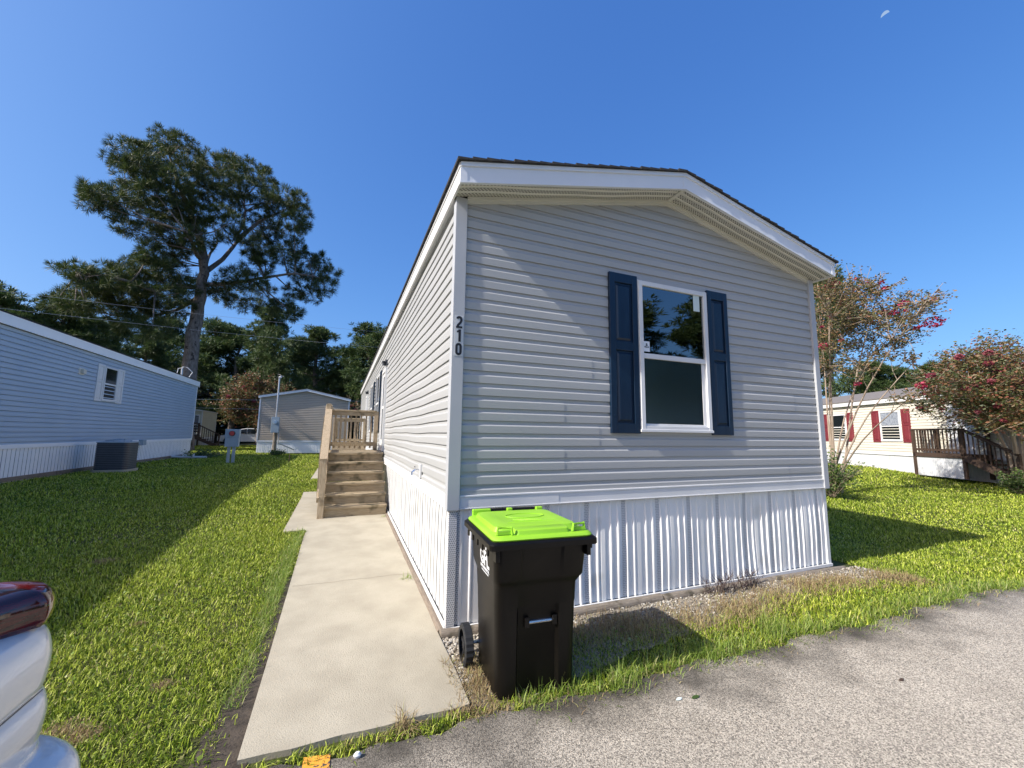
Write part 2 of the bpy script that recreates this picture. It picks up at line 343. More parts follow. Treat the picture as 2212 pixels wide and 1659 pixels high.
# concrete walk
def slab(name, rows, top, m):
    """rows: (y, xl, xr) from near to far"""
    mb = MB(); T = []; 
    for (y, xl, xr) in rows: T.append([(xl+(xr-xl)*k/10, y+(.012*math.sin(k*1.9+.4)+.006*math.sin(k*4.3) if y == rows[0][0] and name == 'walkway' else 0), 0) for k in range(11)])
    vs = [(x, y, g(-.6, y)+top) for r in T for x, y, _ in r]; fs = [(i*11+k, i*11+k+1, (i+1)*11+k+1, (i+1)*11+k) for i in range(len(T)-1) for k in range(10)]
    n = len(vs); nr = len(T); per = [k for k in range(11)]+[i*11+10 for i in range(1, nr)]+[(nr-1)*11+k for k in range(9, -1, -1)]+[i*11 for i in range(nr-2, 0, -1)]
    vs += [(vs[p][0], vs[p][1], vs[p][2]-.09) for p in per]
    for q in range(len(per)): q2 = (q+1) % len(per); fs.append((per[q], n+q, n+q2, per[q2]))
    mb.add(vs, fs); return struct(mb.build(name, m))
slab('walkway', [(-.83, -1.13, -.07)]+[(y, -1.13-.012*(y+.8), -.06) for y in np.arange(-.5, 3.4, .3)]+[(3.40, -1.17, -.06), (3.405, -1.46, -.06)]+[(y, -1.46, -.06) for y in np.arange(3.7, 6.7, .5)]+[(6.8, -1.48, -.06)], .015, M_['concrete'])
slab('deck_slab', [(y, -1.5, -.06) for y in np.arange(9.2, 15.6, .9)], .015, M_['concrete'])
for (yj, am) in ((1.28, .006), ):
    mb = MB(); xj = np.linspace(-1.13, -.07, 30); yj_ = [yj+am*math.sin(x*17)+am*.6*math.sin(x*43) for x in xj]; zj = g(-.6, yj)+.0185
    mb.add([(x, y-.002, zj) for x, y in zip(xj, yj_)]+[(x, y+.002, zj) for x, y in zip(xj, yj_)], [(k, k+1, 31+k, 30+k) for k in range(29)]); struct(mb.build('walkway_joint', mat('joint_dirt', (.25, .21, .15), .9)))
struct(MB().quad((-.87, -1.30, .0105), (-.76, -1.31, .0105), (-.752, -.925, .0105), (-.862, -.905, .0105)).build('road_marking', M_['orange']))

# ------------------------------------------------------------------ siding, skirting
DEEP = [(.0, -.02), (.0001, .024), (.62, .020), (.8, .008), (.93, .004), (1.0, -.02)]
def siding(mb, fn, z0, z1, e, ext, step=None, wave=0, m=0, seams=None, prof=None):
    """fn(u, d, z)->xyz; ext(z)->(u0, u1) or None; Dutch-lap courses"""
    prof = prof or [(.0, -.014), (.0001, .0138), (.55, .0155), (.59, .0145), (.70, .0045), (.74, .0025), (.985, .001), (1.0, -.014)]
    k = 0; z = z0; rnd_ = random.Random(3)
    while z < z1-.002:
        zz = min(z+e, z1)
        a = ext(z+.002); 
        if a is None: break
        spans = [(0, 1, 0)]
        if seams:
            sset = [s for s in seams if s[0] == k//2]
            if sset: spans = [(0, sset[0][1], .0028), (sset[0][1], 1, 0)]
        for s0, s1, doff in spans:
            rowsv = []
            for q, (t, d) in enumerate(prof):
                h = z+t*e
                if h > z1+1e-6: h = z1
                b = ext(h)
                if b is None: b = (rowsv[-1][0][3]+1e-3, rowsv[-1][0][3]+2e-3) if rowsv else a
                u0, u1 = b; L_ = u1-u0; base0, base1 = ext(z0)
                lo = base0+(base1-base0)*s0 if s0 > 0 else u0; hi = base0+(base1-base0)*s1 if s1 < 1 else u1
                lo = max(min(lo, u1), u0); hi = max(min(hi, u1), u0)
                n = max(1, int((base1-base0)*(s1-s0)/step)) if step else 1
                row = []
                for j in range(n+1):
                    u = lo+(hi-lo)*j/n; wv = wave*(math.sin(u*1.9+h*1.3)+.7*math.sin(u*4.3+h*2.1+1))*min(1, max(0, u-.15)) if wave else 0
                    row.append((u, d+doff+wv*.0, h+wv, u0))
                rowsv.append(row)
            n = len(rowsv[0]); vs = [fn(u, d, h) for r in rowsv for (u, d, h, _) in r]; fs = []
            for i in range(len(rowsv)-1):
                for j in range(n-1): fs.append((i*n+j, i*n+j+1, (i+1)*n+j+1, (i+1)*n+j))
            mb.add(vs, fs, m)
        z += e; k += 1
def skirt(mb, fn, u0, u1, zlo, zhi, panel=.385, mperf=1, bulge=.012, nz=9, seed=1, d0=0, groove=False, gapm=2):
    """ribbed vertical skirting; zlo may be a function of u"""
    rr = random.Random(seed)
    P0 = [(0, 0, 1), (.045, 0, 0), (.052, .010, 0), (.060, .010, 0), (.072, 0, 0), (.120, 0, 0), (.128, .011, 0), (.138, .011, 0), (.150, 0, 0), (.158, .0, 0), (.166, .008, 0), (.205, .008, 0),
          (.213, 0, 0), (.255, 0, 0), (.263, .011, 0), (.273, .011, 0), (.285, 0, 0), (.330, 0, 0), (.338, .012, 0), (.350, .012, 0), (.362, 0, 0)]
    if groove: P0 = [(0, .004, 0), (.001, -.014, 2), (.015, -.014, 2), (.017, .006, 0), (.060, .002, 0), (.123, .005, 0), (.124, -.010, 2), (.135, -.010, 2), (.137, .006, 0), (.19, .002, 0), (.255, .005, 0), (.256, -.010, 2), (.267, -.010, 2), (.269, .006, 0), (.33, .0, 0)]  # groove faces take a darker colour, painted in place of shade
    us = []; u = u0
    while u < u1:
        ph = rr.uniform(0, 6)
        for (a, d, pf) in P0:
            if u+a*panel/.385 < u1: us.append((u+a*panel/.385, d, pf, ph))
        u += panel
    us.append((u1, 0, 0, 0))
    zf = zlo if callable(zlo) else (lambda u: zlo)
    for i in range(len(us)-1):
        (a, da, pf, ph), (b, db, _, _) = us[i], us[i+1]
        vs = []
        for k in range(nz+1):
            t = k/nz
            for (uu, dd) in ((a, da), (b, db)):
                z = zf(uu)+(zhi-zf(uu))*t
                w_ = bulge*math.sin(math.pi*min(1, t))*math.sin(uu*3.7+.8*math.sin(uu*1.3))+bulge*.5*math.sin(math.pi*t)**2*math.sin(uu*9.1+ph*.2)
                if t > .93: dd = dd*(1-(t-.93)/.07*.8)
                vs.append(fn(uu, dd+d0+w_, z))
        mb.add(vs, [(2*k, 2*k+1, 2*k+3, 2*k+2) for k in range(nz)], (mperf if pf == 1 else gapm) if pf else 0)

# ------------------------------------------------------------------ the home at 210
W, ZT, ZE, ZP, OH, OS = 4.445, .928, 3.378, 3.882, .264, .066
LEN = 18.3
home = thing('mobile_home', (0, 0, 0), 'long pale grey vinyl-sided mobile home with navy shutters and the number 210 on its corner', 'mobile home')
F = lambda u, d, z: (u, -d, z)                # front wall (faces -y)
Lf = lambda u, d, z: (-d, u, z)               # left wall (faces -x)
Rt = lambda u, d, z: (W+d, u, z)
slope = (ZP-ZE)/(W/2)
def gable(z):
    if z <= ZE: return (0.0, W)
    q = (z-ZE)/slope
    return (q, W-q) if q < W/2-.02 else None
e = (ZE-ZT)/24.6
mb = MB(); siding(mb, F, ZT+.035, ZP, e, gable, m=0, seams=[(1, .22), (2, .30), (3, .22), (5, .285), (0, .86), (7, .285), (9, .285), (10, .22), (6, .93), (11, .6), (4, .9)])
mb.build('gable_siding', M_['siding'], home)
mb = MB(); siding(mb, Lf, ZT+.035, ZE+.02, e, lambda z: (0.0, LEN), step=.25, wave=.0042)
mb.build('side_siding', M_['siding'], home)
mb = MB(); siding(mb, Rt, ZT+.035, ZE+.02, e, lambda z: (0.0, LEN)); mb.build('side_siding', M_['siding'], home)
MB().prism([(0.07, 0), (W-.07, 0), (W-.07, ZE-.02), (W/2, ZP-.03), (.07, ZE-.02)], lambda a, b, d: (a, d, b), .07, LEN-.02).build('wall', M_['inner'], home)
def yw(y): return -.012+g(-.3, y)
# skirting
mb = MB(); skirt(mb, F, .035, W-.02, lambda u: .045, ZT-.03, d0=-.016, seed=2, bulge=.010); mb.build('skirting', [M_['front_skirt'], M_['perf']], home)
mb = MB(); skirt(mb, Lf, .04, LEN, lambda u: .045+.026*min(max(u, 0), 8), ZT-.03, d0=-.016, seed=5, bulge=.006, nz=5, groove=True); mb.build('skirting', [M_['white_dirty'], M_['perfy'], M_['panel_gap']], home)
mb = MB(); mb.box(W-.004, W+.0, .02, LEN, -.12, ZT); mb.build('skirting', M_['white_dirty'], home)
# skirt corner posts + bottom rails
mb = MB(); mb.box(-.004, .052, -.006, .0, .03, ZT-.03, 0); mb.box(-.010, -.004, -.006, .05, .03, ZT-.03, 1); mb.build('skirt_corner', [M_['perf'], M_['perfy']], home)
MB().box(W-.045, W+.006, -.004, .03, .03, ZT-.03).build('skirt_corner', M_['white'], home)
mb = MB(); mb.box(-.014, W+.012, -.016, .002, .015, .045)
for k in range(24):
    a, b = .02+k*.76, .02+(k+1)*.76
    mb.hexa([(-.016, a, .02+g(-.3, a)), (-.002, a, .02+g(-.3, a)), (-.002, b, .02+g(-.3, b)), (-.016, b, .02+g(-.3, b))], [(-.016, a, .055+g(-.3, a)), (-.002, a, .055+g(-.3, a)), (-.002, b, .055+g(-.3, b)), (-.016, b, .055+g(-.3, b))])
mb.build('skirt_rail', M_['white'], home)
# band between siding and skirt: two steps, one seam
mb = MB()
mb.box(.04, .92, -.026, .012, ZT-.035, ZT+.045); mb.box(.92, W-.035, -.0235, .012, ZT-.035, ZT+.043)
mb.box(.04, W-.035, -.030, .0, ZT+.043, ZT+.058); mb.box(.04, W-.035, -.030, 0, ZT-.045, ZT-.035)
mb.build('skirt_band', M_['white'], home, bevel=.003)
mb = MB(); mb.box(-.026, .012, .04, 1.9, ZT-.035, ZT+.045); mb.box(-.0235, .012, 1.9, LEN-.04, ZT-.035, ZT+.043); mb.box(-.030, 0, .04, LEN-.04, ZT+.043, ZT+.058); mb.box(-.030, 0, .04, LEN-.04, ZT-.045, ZT-.035)
mb.build('skirt_band', M_['white'], home, bevel=.003)
# corner trim (two faces)
for x0, sgn in ((0, 1), (W, -1)):
    mb = MB()
    if sgn > 0:
        mb.box(-.036, .062, -.036, -.002, ZT-.05, ZE+.01); mb.box(-.036, -.002, -.002, .04, ZT-.05, ZE+.01)
    else:
        mb.box(W-.05, W+.034, -.036, -.002, ZT-.05, ZE+.01); mb.box(W+.002, W+.034, -.002, .04, ZT-.05, ZE+.01)
    mb.build('corner_trim', M_['trim'], home, bevel=.004)
MB().box(-.03, -.002, LEN-.04, LEN, ZT-.05, ZE).build('corner_trim', M_['trim'], home)
# roof: fascia, soffit, frieze, shingles
FB, FH, FPB = 3.365, .163, 3.894
sl_ = (FPB-FB)/(W/2+OS)
zf = lambda x: FPB-sl_*abs(x-W/2)
mb = MB()
for s in (-1, 1):
    xe = W/2+s*(W/2+OS)
    def bd(x0, x1, lo, hi, y0, y1, m=0):
        mb.hexa([(x0, y0, zf(x0)+lo), (x1, y0, zf(x1)+lo), (x1, y1, zf(x1)+lo), (x0, y1, zf(x0)+lo)], [(x0, y0, zf(x0)+hi), (x1, y0, zf(x1)+hi), (x1, y1, zf(x1)+hi), (x0, y1, zf(x0)+hi)], m)
    a, b = (xe, W/2) if s < 0 else (W/2, xe)
    bd(a, b, .0, FH-.035, -OH, -OH+.02)
    bd(a, b, FH-.035, FH, -OH-.012, -OH+.02)
    bd(a, b, -.006, .006, -OH-.004, -OH+.024)
    j = .055
    if s < 0: bd(a, a+j, .004, FH-.036, -OH-.003, -OH)
    else: bd(b-j, b, .004, FH-.036, -OH-.003, -OH)
bd(W/2-.03, W/2+.0, .004, FH-.036, -OH-.0025, -OH)
mb.build('fascia', M_['fascia'], home)
mb = MB()   # side fascias and their flat undersides
for s in (-1, 1):
    xo = -OS if s < 0 else W+OS; xi = -.002 if s < 0 else W+.002
    x0, x1 = min(xo, xo-s*.018), max(xo, xo-s*.018)
    mb.box(x0, x1, -OH+.021, LEN+.2, FB, FB+FH)
    mb.box(min(xo, xo+s*.008), max(xo, xo+s*.008), -OH+.0, LEN+.2, FB+FH-.035, FB+FH+.0)
    x0, x1 = min(xo-s*.018, xi), max(xo-s*.018, xi)
    mb.box(x0, x1, .0, LEN+.2, FB+.004, FB+.012, 1)
mb.build('fascia', [M_['white'], M_['trim']], home)
mb = MB()   # soffit: ribs along the rake; three perforated strips
for s in (-1, 1):
    xo = -OS+.018 if s < 0 else W+OS-.018
    n = 26; ribs = [(-OH+.024, .0), (-.190, .0), (-.184, .008), (-.172, .008), (-.166, 0), (-.112, 0), (-.106, .008), (-.094, .008), (-.088, 0), (-.03, 0)]
    xsr = [xo+(W/2-xo)*k/n for k in range(n+1)]
    for k in range(n):
        for j in range(len(ribs)-1):
            (ya, da), (yb, db) = ribs[j], ribs[j+1]
            q = []
            for x, y, d in ((xsr[k], ya, da), (xsr[k+1], ya, da), (xsr[k+1], yb, db), (xsr[k], yb, db)):
                wv = .006*math.sin(x*3.1+1)*math.sin((y+OH)/OH*3.1)+.003*math.sin(x*7.7)
                q.append((x, y, zf(x)+.010-d+wv))
            mb.quad(*q, m=(1 if ribs[j+1][1] == 0 and ribs[j][1] == 0 else 0))
mb.build('soffit', [M_['cream'], M_['soffperf']], home)
mb = MB()
mb.hexa([(W/2-.022, -OH+.03, zf(W/2)-.006), (W/2+.022, -OH+.03, zf(W/2)-.006), (W/2+.022, -.035, zf(W/2)-.006), (W/2-.022, -.035, zf(W/2)-.006)],
        [(W/2-.022, -OH+.03, zf(W/2)+.02), (W/2+.022, -OH+.03, zf(W/2)+.02), (W/2+.022, -.035, zf(W/2)+.02), (W/2-.022, -.035, zf(W/2)+.02)])
for s in (-1, 1):
    a, b = (.06, W/2) if s < 0 else (W/2, W-.05)
    def zt_(x): return zf(x)+.008
    for lo, hi, y0 in ((-.052, -.022, -.024), (-.022, .004, -.034)):
        mb.hexa([(a, y0, zt_(a)+lo), (b, y0, zt_(b)+lo), (b, -.002, zt_(b)+lo), (a, -.002, zt_(a)+lo)], [(a, y0, zt_(a)+hi), (b, y0, zt_(b)+hi), (b, -.002, zt_(b)+hi), (a, -.002, zt_(a)+hi)])
mb.build('soffit_trim', M_['cream'], home)
mb = MB(); rr = random.Random(5)
NS = 20
for s in (-1, 1):
    for k in range(NS):                     # shingle courses with stepped edges
        xa = W/2+s*(W/2+OS+.03)*(1-k/NS); xb = W/2+s*(W/2+OS+.03)*(1-(k+1)/NS)
        zb = lambda x: zf(x)+FH+.003
        y0 = -OH-.028-rr.uniform(0, .010); x0, x1 = sorted((xa, xb)); th0, th1 = (.022, .010) if s < 0 else (.010, .022)
        j = rr.uniform(0, .004)
        mb.hexa([(x0, y0, zb(x0)), (x1, y0, zb(x1)), (x1, LEN+.22, zb(x1)), (x0, LEN+.22, zb(x0))], [(x0, y0, zb(x0)+th0+j), (x1, y0, zb(x1)+th1+j), (x1, LEN+.22, zb(x1)+th1+j), (x0, LEN+.22, zb(x0)+th0+j)])
mb.build('roof', M_['shingle'], home)

def window(fn, u0, u1, z0, z1, par, fw=.045, proud=.05, blinds=True, wsplit=.49, sticker=False, cheap=False, curtain=None):
    """double-hung window on a wall; fn(u, d, z)"""
    def bx(mb, a, b, c, d, lo, hi, m=0):
        mb.hexa([fn(a, lo, c), fn(b, lo, c), fn(b, lo, d), fn(a, lo, d)], [fn(a, hi, c), fn(b, hi, c), fn(b, hi, d), fn(a, hi, d)], m)
    zm = z0+(z1-z0)*wsplit; mb = MB()
    bx(mb, u0, u0+fw, z0, z1, .0, proud); bx(mb, u1-fw, u1, z0, z1, 0, proud)
    bx(mb, u0+fw, u1-fw, z1-fw, z1, 0, proud-.002); bx(mb, u0+fw, u1-fw, z0, z0+fw, 0, proud-.002)
    bx(mb, u0-.012, u1+.012, z0-.014, z0+.012, 0, proud+.004); bx(mb, u0-.012, u0+.014, z0+.012, z1+.012, 0, proud-.018); bx(mb, u1-.014, u1+.012, z0+.012, z1+.012, 0, proud-.018)
    bx(mb, u0+fw, u1-fw, zm-.024, zm+.024, .012, proud-.008)
    if not cheap:   # lower sash set back, with its own stiles
        bx(mb, u0+fw, u0+fw+.012, z0+fw, zm-.024, .010, .030); bx(mb, u1-fw-.045, u1-fw, z0+fw, zm-.024, .010, .026); bx(mb, u0+fw, u1-fw, z0+fw, z0+fw+.02, .01, .028)
    fr = mb.build('window', M_['white'], par, bevel=0 if cheap else .003)
    mb = MB(); bx(mb, u0+fw, u1-fw, zm+.024, z1-fw, .0275, .030)
    MBp = mb.build('upper_pane', M_['glass'] if not cheap else M_['glass_dark'], fr)
    mb = MB(); bx(mb, u0+fw+(.012 if not cheap else 0), u1-fw-(.045 if not cheap else 0), z0+fw, zm-.024, .0205, .0225)
    mb.build('lower_pane', M_['glass_screen'] if not cheap else M_['glass_dark'], fr)
    if not cheap:
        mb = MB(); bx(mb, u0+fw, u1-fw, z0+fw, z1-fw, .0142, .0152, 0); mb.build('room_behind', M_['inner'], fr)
        mb = MB(); z = z0+fw+.02
        while z < z1-fw-.03:
            a, b = u0+fw+.02, u1-fw-.06
            mb.quad(fn(a, .0165, z), fn(b, .0165, z), fn(b, .0195, z+.0125), fn(a, .0195, z+.0125)); z += .0185
        bx(mb, u0+fw+.02, u1-fw-.06, z1-fw-.035, z1-fw-.004, .016, .024)
        for q in (.2, .55, .85): bx(mb, u0+fw+(u1-u0)*q*.85, u0+fw+(u1-u0)*q*.85+.002, z0+fw, z1-fw, .0198, .0203)
        mb.build('blind', M_['blind'], fr)
    return fr
win = window(F, 1.785, 2.671, 1.505, 2.961, home)
# stickers on the glass
mb = MB(); mb.hexa([F(1.842, .0302, 2.262), F(1.915, .0302, 2.262), F(1.915, .0302, 2.362), F(1.842, .0302, 2.362)], [F(1.842, .0308, 2.262), F(1.915, .0308, 2.262), F(1.915, .0308, 2.362), F(1.842, .0308, 2.362)])
stk = mb.build('sticker', M_['logo'], win)
mb = MB(); mb.hexa([F(2.50, .0302, 2.745), F(2.585, .0302, 2.745), F(2.585, .0302, 2.915), F(2.50, .0302, 2.915)], [F(2.50, .0306, 2.745), F(2.585, .0306, 2.745), F(2.585, .0306, 2.915), F(2.50, .0306, 2.915)])
mb.build('sticker', M_['paper'], win)

def text_mesh(txt, size, name, m, parent, mw, extrude=.0006, bold=0, sx=1):
    cu = bpy.data.curves.new('t', 'FONT'); cu.body = txt; cu.size = size; cu.extrude = extrude; cu.offset = bold; cu.align_x = 'CENTER'; cu.resolution_u = 3
    o = bpy.data.objects.new('t', cu); COL.objects.link(o); bpy.context.view_layer.update()
    me = bpy.data.meshes.new_from_object(o.evaluated_get(bpy.context.evaluated_depsgraph_get())); bpy.data.objects.remove(o); bpy.data.curves.remove(cu)
    me.transform(mw @ Matrix.Diagonal((sx, 1, 1, 1))); me.name = name; me.materials.clear(); me.materials.append(m)
    r = bpy.data.objects.new(name, me); COL.objects.link(r)
    if parent: r.parent = parent; 
    if parent and parent.type == 'EMPTY': r.matrix_parent_inverse = pinv(parent)
    return r
def front_mat(x, y, z): return Matrix(((1, 0, 0, x), (0, 0, -1, y), (0, 1, 0, z), (0, 0, 0, 1)))
t1 = text_mesh('a', .05, 't1', M_['ink'], None, front_mat(1.878, -.0316, 2.318), bold=.0012)
t2 = text_mesh('PRELITE', .017, 't2', M_['ink'], None, front_mat(1.878, -.0316, 2.300), bold=.0005)
def join_meshes(name, objs, m, parent):
    mb = MB()
    for o in objs: mb.add([v.co[:] for v in o.data.vertices], [tuple(p.vertices) for p in o.data.polygons]); bpy.data.objects.remove(o)
    return mb.build(name, m, parent)
join_meshes('sticker_print', [t1, t2], M_['ink'], win)

def shutter(fn, u0, u1, z0, z1, par, m, detail=True, d0=.012):
    def bx(mb, a, b, c, d, lo, hi, m=0): mb.hexa([fn(a, lo, c), fn(b, lo, c), fn(b, lo, d), fn(a, lo, d)], [fn(a, hi, c), fn(b, hi, c), fn(b, hi, d), fn(a, hi, d)], m)
    mb = MB(); st = (u1-u0)*.19; H = z1-z0; zm = z0+H*.535; T = .03+d0
    bx(mb, u0, u0+st, z0, z1, d0, T); bx(mb, u1-st, u1, z0, z1, d0, T)
    ra = H*.06
    for a, b in ((z0, z0+ra), (zm-ra*.45, zm+ra*.45), (z1-ra, z1)): bx(mb, u0+st, u1-st, a, b, d0, T-.001)
    for a, b in ((z0+ra, zm-ra*.45), (zm+ra*.45, z1-ra)):
        bx(mb, u0+st, u1-st, a, b, d0, d0+.012)
        if detail:  # raised field with sloping edges
            q = .035; lo = [fn(u0+st+.016, d0+.012, a+.016), fn(u1-st-.016, d0+.012, a+.016), fn(u1-st-.016, d0+.012, b-.016), fn(u0+st+.016, d0+.012, b-.016)]
            hi = [fn(u0+st+q, d0+.026, a+q), fn(u1-st-q, d0+.026, a+q), fn(u1-st-q, d0+.026, b-q), fn(u0+st+q, d0+.026, b-q)]
            mb.hexa(lo, hi)
    s = mb.build('shutter', m, par, bevel=.003 if detail else 0)
    if detail:
        mb = MB()
        for u in (u0+.03, u1-.03):
            mb = MB(); p = fn(u, T, z0+.16); q = fn(u, T+.006, z0+.16); mb.tube([p, q], .006, 8); mb.build('screw', m, s)
    return s
shutter(F, 1.452, 1.775, 1.475, 2.995, home, M_['navy']); shutter(F, 2.688, 2.975, 1.472, 2.995, home, M_['navy'])
# numerals: strokes on small plates on the corner trim
def stroke(mb, pts, wd, fn, d0, d1, closed=False):
    n = len(pts); L1 = []; R1 = []
    for i in range(n):
        p = Vector(pts[i]); a = Vector(pts[i-1]) if (i > 0 or closed) else p; b = Vector(pts[(i+1) % n]) if (i < n-1 or closed) else p
        t = (b-a).normalized(); nn = Vector((-t.y, t.x)); L1.append(p+nn*wd/2); R1.append(p-nn*wd/2)
    for i in range(n if closed else n-1):
        j = (i+1) % n; q = [L1[i], R1[i], R1[j], L1[j]]
        mb.hexa([fn(p.x, d0, p.y) for p in q], [fn(p.x, d1, p.y) for p in q])
def arc(cx, cy, rx, ry, a0, a1, n=10): return [(cx+rx*math.cos(rad(a0+(a1-a0)*k/n)), cy+ry*math.sin(rad(a0+(a1-a0)*k/n))) for k in range(n+1)]
N_H = .098; pl = MB()
def numeral(kind, cx, cz):
    mb = MB(); h = N_H; wd = .0185; r_ = .0165
    if kind == '0':
        pts = arc(0, h/2-r_-wd/2+0, r_, r_, 0, 180)+arc(0, -h/2+r_+wd/2, r_, r_, 180, 360); stroke(mb, [(cx+a, cz+b) for a, b in pts], wd, F, .0385, .0415, True)
    elif kind == '1':
        stroke(mb, [(cx+.006, cz-h/2), (cx+.006, cz+h/2)], .019, F, .0385, .0415); stroke(mb, [(cx-.016, cz+h/2-.020), (cx+.004, cz+h/2-.008)], .014, F, .0385, .0414)
    else:
        pts = arc(0, h/2-r_-wd/2, r_, r_, 170, 0)+[(r_, h/2-.038), (r_*.55, h/2-.053), (-r_*.55, -h/2+.024), (-r_*.9, -h/2+.006)]
        stroke(mb, [(cx+a, cz+b) for a, b in pts], wd, F, .0385, .0415); stroke(mb, [(cx-r_-.008, cz-h/2+.008), (cx+r_+.009, cz-h/2+.008)], .016, F, .0386, .0414)
    return mb
for k, (ch, cz) in enumerate((('2', 2.330), ('1', 2.221), ('0', 2.112))):
    pb = MB(); pb.box(-.018, .052, -.0385, -.0362, cz-.054, cz+.054); pp = pb.build('number_plate', M_['plate'], home)
    numeral(ch, .017, cz).build('numeral', M_['ink'], pp)
# spigot
mb = MB(); mb.box(-.034, -.013, 1.17, 1.25, 1.00, 1.14); sp_ = mb.build('spigot_plate', M_['white'], home, bevel=.004)
mb = MB(); mb.tube([(-.03, 1.21, 1.08), (-.075, 1.21, 1.08), (-.10, 1.21, 1.06), (-.105, 1.21, 1.03)], [.012, .011, .012, .013], 8); mb.tube([(-.075, 1.21, 1.08), (-.075, 1.21, 1.11)], .006, 6); mb.tube([(-.075, 1.185, 1.112), (-.075, 1.235, 1.112)], .008, 6)
mb.build('spigot', M_['chrome'], sp_)
# side doors, porch lights, side windows with shutters
for y0, y1 in ((5.42, 6.2), (12.1, 12.9)):
    mb = MB(); z0, z1 = 1.10, 2.78
    for a, b, c, d in ((y0, y0+.06, z0, z1), (y1-.06, y1, z0, z1), (y0+.06, y1-.06, z1-.06, z1)): mb.box(-.055, 0, a, b, c, d)
    fr = mb.build('door_frame', M_['white'], home)
    mb = MB(); mb.box(-.035, -.0, y0+.06, y1-.06, z0, z0+.22); mb.box(-.034, 0, y0+.06, y0+.15, z0+.22, z1-.06); mb.box(-.034, 0, y1-.15, y1-.06, z0+.22, z1-.06); mb.box(-.034, 0, y0+.15, y1-.15, z0+.86, z0+.92); mb.box(-.034, 0, y0+.15, y1-.15, z1-.14, z1-.06)
    dr = mb.build('door', M_['white'], fr); MB().box(-.024, -.014, y0+.15, y1-.15, z0+.22, z1-.14).build('door_glass', M_['glass_dark'], fr)
    mb = MB(); mb.box(-.05, -.013, y0+.02, y0+.20, 2.83, 2.87); mb.box(-.12, -.05, y0+.05, y0+.17, 2.90, 2.915); mb.tube([(-.085, y0+.11, 2.90), (-.085, y0+.11, 2.83)], [.035, .03], 8); mb.box(-.05, -.013, y0+.06, y0+.16, 2.87, 2.95)
    mb.build('porch_light', [M_['acgrey']], home)
for a, b in ((6.95, 7.85), (9.22, 10.1)):
    window(Lf, a, b, 1.5, 2.87, home, cheap=True); shutter(Lf, a-.34, a-.01, 1.48, 2.89, home, M_['navy'], False); shutter(Lf, b+.01, b+.34, 1.48, 2.89, home, M_['navy'], False)

# ------------------------------------------------------------------ landscape timbers under the skirt
def timber(name, a, b, r, label, m):
    a = Vector(a); b = Vector(b); o = thing(name, tuple(a), label, 'timber', 'timbers along the foot of the grey home'); mb = MB(); n = 12
    pts = [a.lerp(b, k/n)+Vector((random.uniform(-.003, .003), random.uniform(-.003, .003), random.uniform(-.003, .003))) for k in range(n+1)]
    mb.tube(pts, [r*random.uniform(.94, 1.05) for _ in pts], 12); x = mb.build('log', m, o, smooth='auto'); return o
timber('landscape_timber', (-.05, -.012, .0), (1.95, -.030, -.0), .045, 'weathered round timber at the foot of the gable skirting, the one behind the black bin', M_['timber'])
timber('landscape_timber', (1.97, -.035, -.005), (4.60, -.050, -.028), .045, 'weathered round timber under the gable skirting, reaching the lawn on the right', M_['timber'])
for k in range(7):
    a = .03+k*2.45; b = a+2.42
    timber('edging_timber', (-.035, a, g(-.1, a)+.0), (-.035, b, g(-.1, b)+.0), .030, ['flat grey timber along the walkway at the near corner of the grey home', 'flat grey timber between walkway and skirting just before the wooden steps', 'flat grey timber beneath the first wooden deck', 'flat grey timber beyond the first deck along the grey home', 'flat grey timber before the second deck of the grey home', 'flat grey timber beneath the second deck', 'flat grey timber at the far end of the grey home'][k], M_['timbery'])

